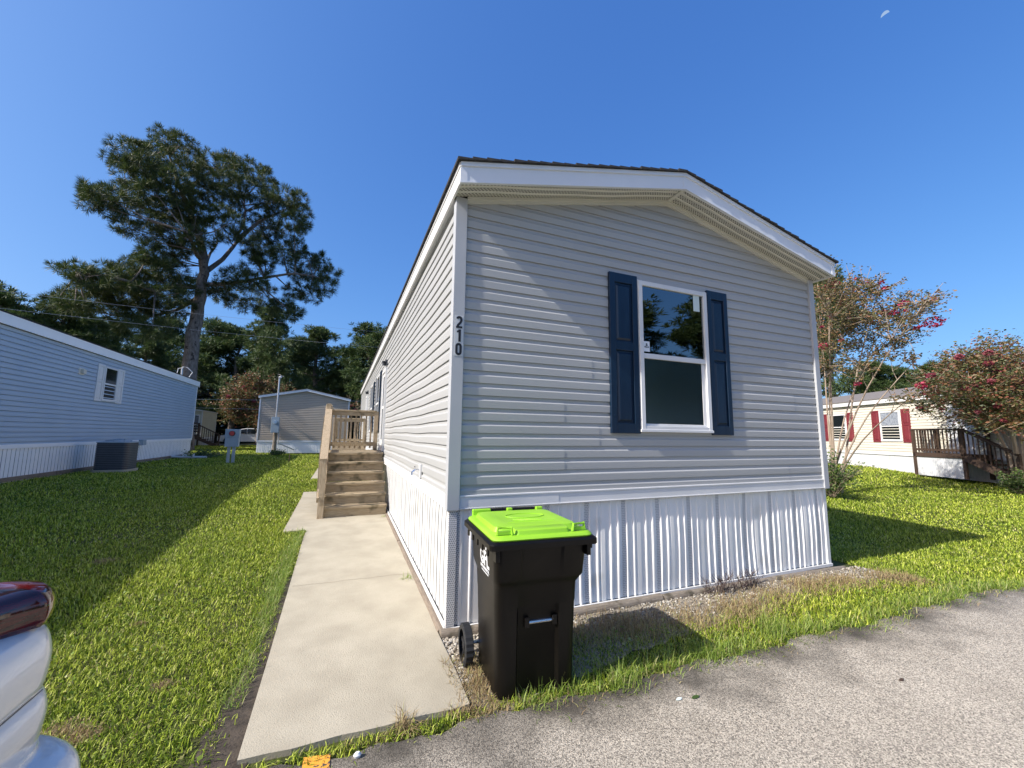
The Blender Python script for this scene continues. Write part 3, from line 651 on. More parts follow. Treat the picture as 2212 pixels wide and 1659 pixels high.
# ------------------------------------------------------------------ decks
def deck(name, label, x0, x1, ys_, y0, y1, z0, zt, steps, rail_h=.86, near_guard=False, nbal=9, stairs_far=False):
    """stairs climb from ys_ to y0; landing y0..y1 at height zt; house at x1"""
    o = thing(name, (x0, ys_, z0), label, 'deck'); W1, W2, W3 = M_['wood'], M_['woodz'], M_['woody']
    n = steps; rise = (zt-z0)/n; run = (y0-ys_)/(n-1)
    sgn = -1 if not stairs_far else 1
    def yy(v): return v if not stairs_far else (y0+y1)-v
    def B(mb, xa, xb, ya, yb, za, zb): ya, yb = sorted((yy(ya), yy(yb))); mb.box(xa, xb, ya, yb, za, zb)
    for k in range(n):
        yk = ys_+k*run; zk = z0+(k+1)*rise; j = random.uniform(-.004, .004)
        mb = MB(); B(mb, x0+.09, x1, yk+.004, yk+.035, zk-rise+(.0005 if k else 0), zk-.036); mb.build('riser', W1, o, bevel=.003)
        if k < n-1:
            mb = MB(); B(mb, x0+.085, x1+.008, yk-.025+j, yk+run-.002, zk-.036, zk); mb.build('tread', W1, o, bevel=.004)
    mb = MB(); nb = 9; yb0 = y0-.03
    for k in range(nb):
        a = yb0+(y1-yb0)*k/nb; B(mb, x0-.02, x1+.006, a, a+(y1-yb0)/nb-.006, zt-.036, zt)
    mb.build('deck_floor', W1, o, bevel=.003)
    mb = MB(); B(mb, x0, x0+.035, y0, y1-.04, zt-.20, zt-.037); B(mb, x0, x1, y1-.04, y1-.002, zt-.20, zt-.037); mb.build('rim_joist', W3, o)
    # stringer
    mb = MB(); a = (x0+.065, yy(ys_+.02), z0+.02); b = (x0+.065, yy(y0), zt-.14); mb.beam(a, b, .035, .20); mb.build('stringer', W3, o)
    posts = [(x0+.045, ys_-.03, z0-.02, z0+.93, .09), (x0+.03, y0+.0, z0-.05, zt+rail_h+.05, .085), (x0+.03, y1-.09, z0-.05, zt+rail_h, .085), (x1-.05, y1-.09, zt, zt+rail_h, .085)]
    if near_guard: posts.append((x1-.05, y0+.05, zt, zt+rail_h, .085))
    for (px, py, a, b, s) in posts:
        mb = MB(); mb.box(px-s/2, px+s/2, yy(py)-s/2, yy(py)+s/2, a, b); mb.build('post', W2, o, bevel=.004)
    # sloping handrail plank + guard on the stair side
    a = Vector((x0+.045, yy(ys_-.075), z0+.90)); b = Vector((x0+.035, yy(y0+.09), zt+rail_h+.02))
    mb = MB(); mb.beam(a, b, .115, .04); mb.build('handrail', W3, o, bevel=.004)
    mb = MB(); mb.beam(a+Vector((-.05, 0, -.62)), b+Vector((-.05, 0, -.72)), .035, .09); mb.build('lower_rail', W3, o)
    for k in range(1, 7):
        p = a.lerp(b, k/7.5); mb = MB(); mb.box(p.x-.075, p.x-.045, p.y-.017, p.y+.017, p.z-.74, p.z-.02); mb.build('baluster', W2, o)
    def guard(p, q):
        p = Vector(p); q = Vector(q); mb = MB(); al_x = abs(p.x-q.x) > abs(p.y-q.y); mw = W1 if al_x else W3
        zz = Vector((0, 0, zt+rail_h)); mb.beam(p+zz+Vector((0, 0, .0)), q+zz+Vector((0, 0, .0)), .11, .035); mb.build('top_rail', mw, o, bevel=.003)
        n_ = Vector((0, .02, 0)) if al_x else Vector((.02, 0, 0))
        mb = MB(); mb.beam(p+zz-n_+Vector((0, 0, -.065)), q+zz-n_+Vector((0, 0, -.065)), .035, .088); mb.build('upper_rail', mw, o)
        mb = MB(); mb.beam(p-n_+Vector((0, 0, zt+.13)), q-n_+Vector((0, 0, zt+.13)), .035, .088); mb.build('lower_rail', mw, o)
        n = int((q-p).length/.105)
        for k in range(1, n):
            c = p.lerp(q, k/n)+n_*.75; mb = MB(); mb.box(c.x-.016, c.x+.016, c.y-.016, c.y+.016, zt+.04, zt+rail_h-.018); mb.build('baluster', W2, o)
    guard((x0+.03, yy(y1-.09), 0), (x1-.05, yy(y1-.09), 0)); guard((x0+.03, yy(y0+.05), 0), (x0+.03, yy(y1-.14), 0))
    if near_guard: guard((x0+.03, yy(y0+.05), 0), (x1-.05, yy(y0+.05), 0))
    return o
deck('wooden_deck', 'weathered wooden deck with six steps at the near door of the grey home', -1.08, -.045, 4.14, 5.28, 6.75, g(-.5, 4.2)+.012, 1.08, 6)
deck('wooden_deck', 'second wooden deck farther along, seen through the railing of the near deck', -1.08, -.045, 10.75, 11.9, 13.3, g(-.5, 12)+.012, 1.08, 6, stairs_far=True)

# ------------------------------------------------------------------ wheelie bin
def rrect(hx, hy, r, n=4, notch=None):
    pts = []
    for cx, cy, a0 in ((hx-r, -hy+r, -90), (hx-r, hy-r, 0), (-hx+r, hy-r, 90), (-hx+r, -hy+r, 180)):
        pts += [(cx+r*math.cos(rad(a0+90*k/n)), cy+r*math.sin(rad(a0+90*k/n))) for k in range(n+1)]
    return pts
bin_ = thing('wheelie_bin', (.325, -.640, -.012), 'black wheelie bin with a lime green lid at the corner of the grey home', 'trash bin', rz=rad(-4))
BX = Matrix.Identity(4)
def bring(hx, hy, r, z, cy=0, notch=0):
    pts = rrect(hx, hy, r)
    # insert a recessed channel along the front edge (between last and first corner point)
    fr = [(-.13, -hy), (-.115, -hy+notch), (.115, -hy+notch), (.13, -hy)]
    return [(x, y+cy, z) for x, y in pts+fr]
rings = [bring(.215, .205, .05, .0, .0, .012), bring(.238, .232, .06, .02, 0, .022), bring(.245, .240, .06, .33, -.0, .026), bring(.246, .242, .06, .345, 0, .020), bring(.25, .246, .06, .48, 0, .020),
         bring(.252, .25, .06, .50, 0, .012), bring(.256, .255, .06, .60, -.0, .008), bring(.268, .270, .05, .635, -.006, .004), bring(.274, .285, .045, .66, -.012, .012), bring(.286, .308, .045, .855, -.018, .012)]
mb = MB(); mb.loft(rings)
bo = mb.build('bin_body', M_['bin'], bin_, smooth='auto', xf=BX)
bo.matrix_parent_inverse = Matrix.Identity(4)
def bp(mb, name, m, par=bin_, smooth=False, bevel=0):
    o = mb.build(name, m, None, smooth=smooth, bevel=bevel); o.parent = par; return o
mb = MB(); ring = lambda hx, hy, r, z, cy: [(x, y+cy, z) for x, y in rrect(hx, hy, r)]
mb.loft([ring(.292, .318, .04, .835, -.02), ring(.325, .352, .03, .842, -.02), ring(.325, .352, .03, .872, -.02), ring(.31, .338, .03, .884, -.02)])
for sx in (-1, 1):
    for k in range(5): mb.box(sx*.318-.004 if sx < 0 else .312, sx*.312 if sx < 0 else .322, -.30+k*.12, -.27+k*.12, .80, .845)
    mb.box(sx*.275-.012, sx*.275+.012, -.345, -.28, .775, .84)
bp(mb, 'rim', M_['bin'], bevel=.003)
# lid
mb = MB(); mb.loft([ring(.302, .335, .05, .884, -.02), ring(.306, .340, .05, .892, -.02), ring(.300, .332, .05, .902, -.02), ring(.292, .322, .06, .908, -.02)])
mb.loft([ring(.268, .255, .05, .904, .015), ring(.255, .245, .05, .932, .02), ring(.20, .20, .05, .940, .03), ring(.17, .17, .05, .936, .03)])
mb.loft([[(x, y-.265, z) for x, y in rrect(.165-q*.3, .06-q, .02)] for z, q in ((.904, 0), (.928, .008), (.932, .014))])
bp(mb, 'lid', M_['lime'], smooth='auto')
mb = MB(); mb.tube([(.02+.13*math.cos(t), .05+.07*math.sin(t), .9375) for t in np.linspace(0, 2*math.pi, 25)], .0028, 5)
for k in range(5): mb.tube([(-.10+.025*k, -.06-.0*k, .9385), (-.04+.03*k, -.10, .9375)], .0026, 5)
mb.tube([(-.15, -.125, .936), (.15, -.125, .936)], .003, 5); bp(mb, 'lid_emboss', M_['lime'], smooth='auto')
mb = MB()
for k, (a, b) in enumerate(((-.27, -.14), (-.02, .02), (.20, .25))): mb.box(a, b, .29, .325, .89, .945)
bp(mb, 'lid_hinge', M_['lime'], bevel=.006)
mb = MB(); mb.tube([(-.26, .335, .925), (.25, .335, .925)], .014, 8)
for x in (-.25, .24): mb.tube([(x, .30, .87), (x, .335, .925)], .014, 8)
bp(mb, 'push_handle', M_['bin'], smooth='auto')
for sx in (-1, 1):
    mb = MB(); mb.tube([(sx*.27, -.30, .91), (sx*.265, -.30, .948), (sx*.19, -.315, .948), (sx*.185, -.315, .91)], .009, 8)
    mb.box(*sorted((sx*.19, sx*.27)), -.312, -.298, .912, .93)
    bp(mb, 'lid_grip', M_['lime'], smooth='auto')
mb = MB(); mb.tube([(-.06, -.222, .40), (.10, -.222, .40)], .011, 10); bp(mb, 'grab_bar', M_['chrome'], smooth='auto')
for sx in (-1, 1):
    mb = MB(); mb.box(sx*.085+.02-.014, sx*.085+.02+.014, -.242, -.19, .375, .43); bp(mb, 'bar_mount', M_['bin'], bevel=.004)
mb = MB(); mb.tube([(-.30, .21, .13), (.30, .21, .13)], .012, 8); bp(mb, 'axle', M_['chrome'])
for sx in (-1, 1):
    mb = MB(); cx = sx*.315; R_ = .132; n = 44
    prof = [(-.026, .090), (-.028, .110), (-.022, .120), (.022, .120), (.028, .110), (.026, .090)]
    rg = []
    for (dx, r) in prof:
        rg.append([(cx+dx, .21+(r+(.005 if (k % 2 and r > .115) else 0))*math.cos(2*math.pi*k/n), .122+(r+(.005 if (k % 2 and r > .115) else 0))*math.sin(2*math.pi*k/n)) for k in range(n)])
    mb.loft(rg, caps=False); wt = bp(mb, 'wheel', M_['rubber'], smooth=False)
    mb = MB(); mb.tube([(cx-.018, .21, .122), (cx+.018, .21, .122)], .025, 16)
    for k in range(6):
        a = k*math.pi/3; mb.beam((cx, .21+.02*math.cos(a), .122+.02*math.sin(a)), (cx, .21+.092*math.cos(a), .122+.092*math.sin(a)), .022, .02, up=(1, 0, 0))
    bp(mb, 'spokes', M_['rubber'], wt)
# logo on the left side: leaf, letters and small lines
def side_mat(y, z, x=-.2795, tilt=.065):
    # text reading on the face that looks to -x: right = -y
    return Matrix(((0, -tilt, -1, x), (-1, 0, 0, y), (0, 1, 0, z), (0, 0, 0, 1)))
tl = [text_mesh('GFL', .12, 'q', M_['logo'], None, side_mat(-.075, .690, -.2765), bold=.003, sx=1.0)]
lf = MB()
for (cy, cz, a, ry, rz_) in ((-.150, .828, 8, .011, .028), (-.130, .800, 40, .008, .020), (-.172, .800, -40, .008, .020)):
    ps = [(cy+ry*math.cos(t)*math.cos(rad(a))-rz_*math.sin(t)*math.sin(rad(a)), cz+ry*math.cos(t)*math.sin(rad(a))+rz_*math.sin(t)*math.cos(rad(a))) for t in np.linspace(0, 2*math.pi, 12, endpoint=False)]
    lf.prism(ps, lambda p, q, d: (-.2765-(q-.690)*.065-d, p, q), 0, .002)
tl.append(text_mesh('ENVIRONMENTAL', .024, 'q', M_['logo'], None, side_mat(-.075, .662, -.2750), bold=.0006)); 
for k in range(1): lf.prism([(-.155, .648), (.0, .648), (.0, .652), (-.155, .652)], lambda p, q, d: (-.2765-(q-.69)*.065-d, p, q), 0, .002)
lo = lf.build('t', M_['logo'])
lg = join_meshes('logo', tl+[lo], M_['logo'], None); lg.parent = bin_

# ------------------------------------------------------------------ white car at the left edge (seen: rear right corner)
car = thing('parked_car', (-1.45, -2.45, 0), 'white car cut off by the left edge of the photo, its red tail lamp showing', 'car', 'white cars', rz=0)
def carring(z, xr, xf_, hw, cr, side_in=0):
    """plan outline at height z: xr rear x, xf_ front x, half width hw, rear corner radius cr"""
    pts = []; cy = -2.40; n = 8
    for k in range(n+1):
        a = rad(-90+90*k/n); pts.append((xr-cr+cr*math.cos(a), cy-hw+cr+cr*math.sin(a)))
    for k in range(n+1):
        a = rad(0+90*k/n); pts.append((xr-cr+cr*math.cos(a), cy+hw-cr+cr*math.sin(a)))
    for k in range(5):
        a = rad(90+90*k/4); pts.append((xf_+.3+.3*math.cos(a), cy+hw-.3+.3*math.sin(a)))
    for k in range(5):
        a = rad(180+90*k/4); pts.append((xf_+.3+.3*math.cos(a), cy-hw+.3+.3*math.sin(a)))
    return [(x, y, z) for x, y in pts]
XF = -5.5
KP = np.array([(.18, -1.47, .80), (.26, -1.39, .835), (.40, -1.35, .85), (.52, -1.335, .857), (.60, -1.34, .857), (.635, -1.355, .856), (.655, -1.385, .855), (.668, -1.425, .852), (.69, -1.425, .851), (.75, -1.418, .853), (.79, -1.424, .852), (.806, -1.436, .850), (.812, -1.436, .850), (.825, -1.428, .851), (.88, -1.424, .854), (.925, -1.430, .852), (.95, -1.442, .847), (.966, -1.462, .838), (.972, -1.49, .82), (.978, -1.56, .78)])
zz_ = np.concatenate([np.linspace(a, b, 4, endpoint=False) for a, b in zip(KP[:-1, 0], KP[1:, 0])]+[KP[-1:, 0]])
tt_ = np.interp(zz_, KP[:, 0], np.arange(len(KP)))
def cr_(col, t):
    i = np.clip(t.astype(int), 0, len(col)-2); f = t-i; p0 = col[np.clip(i-1, 0, None)]; p1 = col[i]; p2 = col[i+1]; p3 = col[np.clip(i+2, None, len(col)-1)]
    return .5*(2*p1+(p2-p0)*f+(2*p0-5*p1+4*p2-p3)*f*f+(3*p1-p0-3*p2+p3)*f**3)
prof = list(zip(cr_(KP[:, 0], tt_), cr_(KP[:, 1], tt_), cr_(KP[:, 2], tt_)))
mb = MB(); mb.loft([carring(z, xr, XF+abs(z-.6)*.3, hw, .15) for z, xr, hw in prof]); mb.build('body', M_['paint_white'], car, smooth='auto')
mb = MB(); mb.loft([carring(z, xr, xf_, hw, .16) for z, xr, xf_, hw in ((.972, -1.545, -5.2, .81), (1.08, -1.58, -4.9, .80), (1.10, -1.60, -4.3, .79), (1.38, -1.86, -3.6, .66), (1.40, -1.92, -3.5, .62))]); mb.build('cabin_glass', M_['glass_dark'], car, smooth='auto')
mb = MB(); mb.loft([carring(z, xr, xf_, hw, .16) for z, xr, xf_, hw in ((1.385, -1.78, -3.62, .67), (1.42, -1.86, -3.5, .64), (1.44, -2.0, -3.3, .56))]); mb.build('roof_panel', M_['paint_white'], car, smooth='auto')
# tail lamp wrapping the corner, curved trim line beside it
def lamp_mesh(mirror=False):
    n = 14; cy, hw, xr, rr_ = -2.40, .846, -1.437, .14; P_ = [(xr-.17, -1.96, .90, .43), (xr-.10, -1.86, .93, .36), (xr-.045, -1.76, .96, .25), (xr-.012, -1.70, .99, .1)]
    for k in range(n+1):
        a = rad(88*k/n); P_.append((xr-rr_+rr_*math.cos(a), cy+hw-rr_+rr_*math.sin(a), math.cos(a), math.sin(a)))
    P_.append((xr-.34, cy+hw-.005, 0, 1))
    lv = [(.962, -.05), (.968, -.004), (.985, .003), (1.005, .005), (1.025, .002), (1.042, -.006), (1.052, -.018), (1.058, -.05), (1.064, -.16), (1.09, -.24)]
    mb = MB(); V_ = [[(p[0]+p[2]*o, (p[1]+p[3]*o) if not mirror else 2*cy-(p[1]+p[3]*o), z) for p in P_] for z, o in lv]; m_ = len(P_)
    fs = [(i*m_+k, i*m_+k+1, (i+1)*m_+k+1, (i+1)*m_+k) for i in range(len(lv)-1) for k in range(m_-1)]
    mb.add([p for r in V_ for p in r], fs); return mb
for mir in (False, True): lamp_mesh(mir).build('tail_lamp', M_['lamp_red'], car, smooth=True)
mb = MB(); mb.tube([(-1.60, -2.10, .985), (-1.57, -1.95, 1.0), (-1.53, -1.84, 1.03), (-1.53, -1.82, 1.07), (-1.60, -1.84, 1.14)], .006, 6); mb.build('glass_trim', M_['trim_dark'], car, smooth='auto')
mb = MB(); mb.tube([(-1.433, -3.1, .809), (-1.4345, -1.66, .809)], .0015, 6); mb.build('panel_seam', M_['panel_gap'], car)
for x in (-2.3, -4.7):
    for y in (-1.66, -3.14):
        mb = MB(); s_ = .1; mb.tube([(x, y-s_, .3), (x, y+s_, .3)], .3, 24); wh = mb.build('wheel', M_['rubber'], car, smooth='auto')
        mb = MB(); yo = .104 if y > -2.4 else -.104; mb.tube([(x, y, .3), (x, y+yo, .3)], .19, 20); mb.build('rim', M_['metal'], wh)

# ------------------------------------------------------------------ generic neighbouring home
def box_home(name, label, cat, x0, x1, y0, y1, gzv, zt, ze, zp, m, roofm, lap=.0985, parts=('front', 'right'), oh=.15, ridge_y=True, fascia=None, skirtm=None, fh=.14):
    o = thing(name, ((x0+x1)/2, (y0+y1)/2, gzv), label, cat)
    xm = (x0+x1)/2; sl2 = (zp-ze)/((x1-x0)/2)
    mb = MB(); mb.prism([(x0+.03, gzv-.1), (x1-.03, gzv-.1), (x1-.03, ze), (xm, zp), (x0+.03, ze)], lambda a, b, d: (a, d, b), y0+.03, y1-.03); mb.build('wall', M_['inner'], o)
    mb = MB()
    def gb(z):
        if z <= ze: return (x0, x1)
        q = (z-ze)/sl2; return (x0+q, x1-q) if q < (x1-x0)/2-.02 else None
    siding(mb, lambda u, d, z: (u, y0-d, z), zt, zp, lap, gb, prof=DEEP)
    siding(mb, lambda u, d, z: (x1+d, u, z), zt, ze, lap, lambda z: (y0, y1), prof=DEEP)
    siding(mb, lambda u, d, z: (x0-d, u, z), zt, ze, lap, lambda z: (y0, y1))
    siding(mb, lambda u, d, z: (u, y1+d, z), zt, zp, lap, gb)
    mb.build('siding', m, o)
    mb = MB()
    skirt(mb, lambda u, d, z: (u, y0-d, z), x0, x1, gzv+.02, zt-.0, mperf=0, nz=1, bulge=0, d0=.002)
    skirt(mb, lambda u, d, z: (x1+d, u, z), y0, y1, gzv+.02, zt-.0, mperf=0, nz=1, bulge=0, d0=.002, groove=True, gapm=1)
    skirt(mb, lambda u, d, z: (x0-d, u, z), y0, y1, gzv+.02, zt-.0, mperf=0, nz=1, bulge=0, d0=.002)
    mb.build('skirting', [skirtm or M_['white_dirty'], M_['skirt_gap']], o)
    mb = MB(); mb.box(x0-.03, x1+.03, y0-.03, y0-.014, zt-.03, zt+.06); mb.box(x1+.014, x1+.03, y0-.012, y1, zt-.03, zt+.06); mb.box(x0-.03, x0-.014, y0-.012, y1, zt-.03, zt+.06)
    for a in (x0, x1):
        for b in (y0, y1): mb.box(a-.032, a+.032, b-.034, b+.034, zt+.06, ze)
    mb.build('trim', fascia or M_['white'], o)
    mb = MB(); OS2 = .08
    zr = lambda x: zp+.02-sl2*abs(x-xm)
    for s in (-1, 1):
        a, b = sorted((xm+s*((x1-x0)/2+OS2), xm))
        for yy0, yy1 in ((y0-oh, y0-oh+.02), (y1+oh-.02, y1+oh)):
            mb.hexa([(a, yy0, zr(a)-.03), (b, yy0, zr(b)-.03), (b, yy1, zr(b)-.03), (a, yy1, zr(a)-.03)], [(a, yy0, zr(a)+fh), (b, yy0, zr(b)+fh), (b, yy1, zr(b)+fh), (a, yy1, zr(a)+fh)])
        mb.hexa([(a, y0-oh+.021, zr(a)-.02), (b, y0-oh+.021, zr(b)-.02), (b, y0+.0, zr(b)-.02), (a, y0+.0, zr(a)-.02)], [(a, y0-oh+.021, zr(a)), (b, y0-oh+.021, zr(b)), (b, y0, zr(b)), (a, y0, zr(a))], 1)
        xo = xm+s*((x1-x0)/2+OS2); c, d = sorted((xo, xo-s*.02))
        mb.box(c, d, y0-oh+.021, y1+oh-.021, zr(xo)-.0, zr(xo)+fh-.01)
        c, d = sorted((xo-s*.021, xm+s*((x1-x0)/2))); mb.box(c, d, y0-oh+.021, y1+oh-.021, zr(xo)+.01, zr(xo)+.022, 1)
    mb.build('fascia', [fascia or M_['white'], M_['cream']], o)
    mb = MB()
    for s in (-1, 1):
        a, b = sorted((xm+s*((x1-x0)/2+OS2+.02), xm))
        mb.hexa([(a, y0-oh-.02, zr(a)+fh+.002), (b, y0-oh-.02, zr(b)+fh+.002), (b, y1+oh+.02, zr(b)+fh+.002), (a, y1+oh+.02, zr(a)+fh+.002)], [(a, y0-oh-.02, zr(a)+fh+.02), (b, y0-oh-.02, zr(b)+fh+.02), (b, y1+oh+.02, zr(b)+fh+.02), (a, y1+oh+.02, zr(a)+fh+.02)])
    mb.build('roof', roofm, o)
    return o
NX = -7.45
nb = box_home('mobile_home', 'blue-grey vinyl-sided mobile home along the left edge with one small white-shuttered window', 'mobile home', NX-4.4, NX, -.1, 20.9, .25, 1.05, 3.60, 4.10, M_['siding_blue'], M_['shingle'], lap=.112, fh=.24, skirtm=M_['bright_skirt'], fascia=M_['bright_skirt'])
NR = lambda u, d, z: (NX+d, u, z)
window(NR, 12.60, 13.36, 2.32, 3.34, nb, cheap=True, fw=.05); shutter(NR, 12.22, 12.585, 2.28, 3.36, nb, M_['white'], True); shutter(NR, 13.385, 13.77, 2.28, 3.36, nb, M_['white'], True)
mb = MB(); mb.box(NX, NX+.03, 11.34, 11.60, 2.93, 3.11); mb.box(NX+.031, NX+.10, 11.40, 11.54, 2.96, 3.07, 1); mb.build('vent_hood', [M_['cream'], M_['siding_cream']], nb, bevel=.004)
mb = MB(); mb.box(NX+.03, NX+.16, 15.35, 15.62, .93, 1.12); mb.build('outdoor_socket', M_['box'], nb, bevel=.01)
MB().tube([(NX+.05, 14.3, 1.14), (NX+.03, 14.3, 1.14)], .02, 8).build('knob', M_['trim_dark'], nb)
mb = MB()
for k in range(9): a = 2.2*k; mb.beam((NX+.02, a, g(NX, a)+.06), (NX+.02, a+2.17, g(NX, a+2)+.06), .05, .09)
mb.build('base_timber', M_['timbery'], nb)
MB().box(NX-3.5, NX-3.3, 20.2, 20.9, 3.9, 4.1).build('roof_vent', M_['cream'], nb)
gy = box_home('mobile_home', 'taupe mobile home gable seen head-on at the back of the lawn', 'mobile home', -5.15, -.52, 23.4, 38, .26, .93, 3.36, 3.84, M_['siding_taupe'], M_['roofgrey'], lap=.10, fascia=M_['fascia'], fh=.10, skirtm=M_['bright_skirt'])
# far cream trailer (left) with brown deck
fc = box_home('mobile_home', 'small faded cream trailer far behind the blue-grey home', 'mobile home', -17.2, -11.35, 37.0, 41.0, .2, .9, 3.05, 3.42, M_['siding_far'], M_['metal'], lap=.2, fh=.06)
FF = lambda u, d, z: (u, 37.0-d, z)
MB().box(-12.95, -12.30, 36.95, 36.985, 1.1, 2.85).build('door', M_['white'], fc)
MB().box(-12.72, -12.62, 36.93, 36.948, 2.2, 2.5).build('door_window', M_['glass_dark'], fc)
MB().box(-12.1, -11.9, 36.9, 36.98, 2.75, 2.9).build('porch_light', M_['acgrey'], fc)
window(FF, -11.85, -11.5, 1.25, 2.75, fc, cheap=True)
def far_deck(name, label, M0, fl, L1, D1, rail, stairL, m, nb_=12, skirted=False):
    """deck in a local frame: u along wall, v outward; M0(u, v, z)->world"""
    o = thing(name, M0(0, 0, 0), label, 'deck')
    def hx(nm, a0, a1, b0, b1, c0, c1, mm=m, par=o):
        mb = MB(); mb.hexa([M0(a0, b0, c0), M0(a1, b0, c0), M0(a1, b1, c0), M0(a0, b1, c0)], [M0(a0, b0, c1), M0(a1, b0, c1), M0(a1, b1, c1), M0(a0, b1, c1)]); return mb.build(nm, mm, par)
    hx('deck_floor', 0, L1, 0, D1, fl-.14, fl)
    for (a, b) in ((0, D1-.1), (L1-.1, D1-.1), (L1-.1, 0.02), (0, .02)): hx('post', a, a+.1, b, b+.1, 0, fl+rail)
    hx('top_rail', 0, L1, D1-.12, D1+.02, fl+rail, fl+rail+.05); hx('lower_rail', .1, L1-.1, D1-.07, D1-.03, fl+.08, fl+.16); hx('top_rail', -.02, .12, 0, D1-.12, fl+rail, fl+rail+.05)
    n = int(L1/.13)
    for k in range(1, n): hx('baluster', L1*k/n-.018, L1*k/n+.018, D1-.03, D1+.0, fl+.02, fl+rail)
    for k in range(1, int(D1/.14)): hx('baluster', .02, .055, D1*k/int(D1/.14)-.018, D1*k/int(D1/.14)+.018, fl+.02, fl+rail)
    ns = 5
    for k in range(ns):
        z = fl*(1-(k+1)/(ns+1)); hx('step', L1+stairL*k/ns, L1+stairL*(k+1)/ns, .05, D1, z-.05, z)
    mb = MB(); mb.beam(M0(L1, D1-.02, fl-.1), M0(L1+stairL, D1-.02, .05), .05, .24); mb.build('stringer', m, o)
    mb = MB(); mb.beam(M0(L1, D1-.02, fl+rail), M0(L1+stairL, D1-.02, rail+.05), .12, .06); mb.build('handrail', m, o)
    hx('post', L1+stairL-.06, L1+stairL+.04, D1-.08, D1+.02, 0, rail+.05)
    nn = int(stairL/.14)
    for k in range(1, nn):
        t = k/nn; hx('baluster', L1+stairL*t-.018, L1+stairL*t+.018, D1-.03, D1+.0, fl*(1-t)+.0, fl*(1-t)+rail)
    if skirted:
        mb = MB(); skirt(mb, lambda u, d, z: M0(u, D1-.06+d, z), 0, L1, .0, fl-.14, mperf=0, nz=1, bulge=0); mb.build('skirting', M_['white_dirty'], o)
    return o
far_deck('wooden_deck', 'dark brown wooden deck with stairs in front of the faded cream trailer', lambda u, v, z: (-12.9+u, 36.9-v, .2+z), .95, 1.5, 1.5, .95, 1.7, M_['brownwood'])

# right-hand cream home with burgundy shutters (rotated)
A_ = Vector((22.1, 9.6)); B_ = Vector((20.6, 6.3)); ud = (B_-A_).normalized(); vd = Vector((ud.y, -ud.x))
if vd.dot(Vector((CAMP.x, CAMP.y))-A_) < 0: vd = -vd
def CW(u, d, z): p = A_+ud*u+vd*d; return (p.x, p.y, z)
cz = .17
rh = thing('mobile_home', CW(0, 0, cz), 'cream mobile home with burgundy shutters across the lawn on the right', 'mobile home')
mb = MB(); siding(mb, CW, .86, 3.06, .115, lambda z: (-7.5, 12.5), prof=DEEP); mb.build('siding', M_['siding_cream'], rh)
mb = MB(); skirt(mb, CW, -7.5, 12.5, cz-.1, .84, mperf=0, nz=1, bulge=0, d0=-.01); mb.build('skirting', M_['white_dirty'], rh)
mb = MB()
def cb(mb, a0, a1, b0, b1, c0, c1, m=0): mb.hexa([CW(a0, b0, c0), CW(a1, b0, c0), CW(a1, b1, c0), CW(a0, b1, c0)], [CW(a0, b0, c1), CW(a1, b0, c1), CW(a1, b1, c1), CW(a0, b1, c1)], m)
cb(mb, -7.5, 12.5, .0, .03, .80, .90); cb(mb, -7.6, 12.6, .0, .14, 3.02, 3.06); cb(mb, -7.6, 12.6, .12, .15, 3.02, 3.20); mb.build('fascia', M_['white'], rh)
mb = MB(); mb.hexa([CW(-7.6, .17, 3.203), CW(12.6, .17, 3.203), CW(12.6, -2.4, 3.85), CW(-7.6, -2.4, 3.85)], [CW(-7.6, .17, 3.24), CW(12.6, .17, 3.24), CW(12.6, -2.4, 3.89), CW(-7.6, -2.4, 3.89)])
mb.hexa([CW(-7.6, -2.4, 3.85), CW(12.6, -2.4, 3.85), CW(12.6, -4.97, 3.2), CW(-7.6, -4.97, 3.2)], [CW(-7.6, -2.4, 3.89), CW(12.6, -2.4, 3.89), CW(12.6, -4.97, 3.24), CW(-7.6, -4.97, 3.24)]); mb.build('roof', M_['roofgrey'], rh)
mb = MB(); cb(mb, -7.48, 12.48, -4.8, -.02, cz-.1, 3.05); mb.build('wall', M_['siding_cream'], rh)
for (a, b) in ((-.62, .50), (2.42, 3.42)):
    fr = window(CW, a, b, 1.40, 2.68, rh, cheap=True, fw=.07)
    shutter(CW, a-.42, a-.03, 1.34, 2.72, rh, M_['burgundy'], True); shutter(CW, b+.05, b+.44, 1.34, 2.72, rh, M_['burgundy'], True)
mb = MB(); cb(mb, 2.50, 3.34, .0305, .0315, 2.07, 2.60); mb.build('curtain', mat('pale_lace_curtain', (.33, .36, .40), .8, (.18, .2, .24), 14), fr)
mb = MB(); cb(mb, 5.3, 6.2, .0, .03, .95, 2.75); mb.build('door', M_['white'], rh)
far_deck('wooden_deck', 'dark brown deck with white skirted base and stairs at the cream home on the right', lambda u, v, z: CW(4.85+u, .05+v*.7, cz+z), .82, 1.85, 1.3, .82, 1.5, M_['brownwood'], skirted=True)
pot = thing('bucket', CW(7.4, .45, cz), 'small white bucket under the stairs of the brown deck on the right', 'bucket')
mb = MB(); p0 = CW(7.4, .45, 0); mb.loft([[(p0[0]+r*math.cos(t), p0[1]+r*math.sin(t), cz+z) for t in np.linspace(0, 2*math.pi, 14, endpoint=False)] for z, r in ((0, .13), (.3, .16), (.3, .15), (.02, .12))]); mb.build('pail', M_['white'], pot)

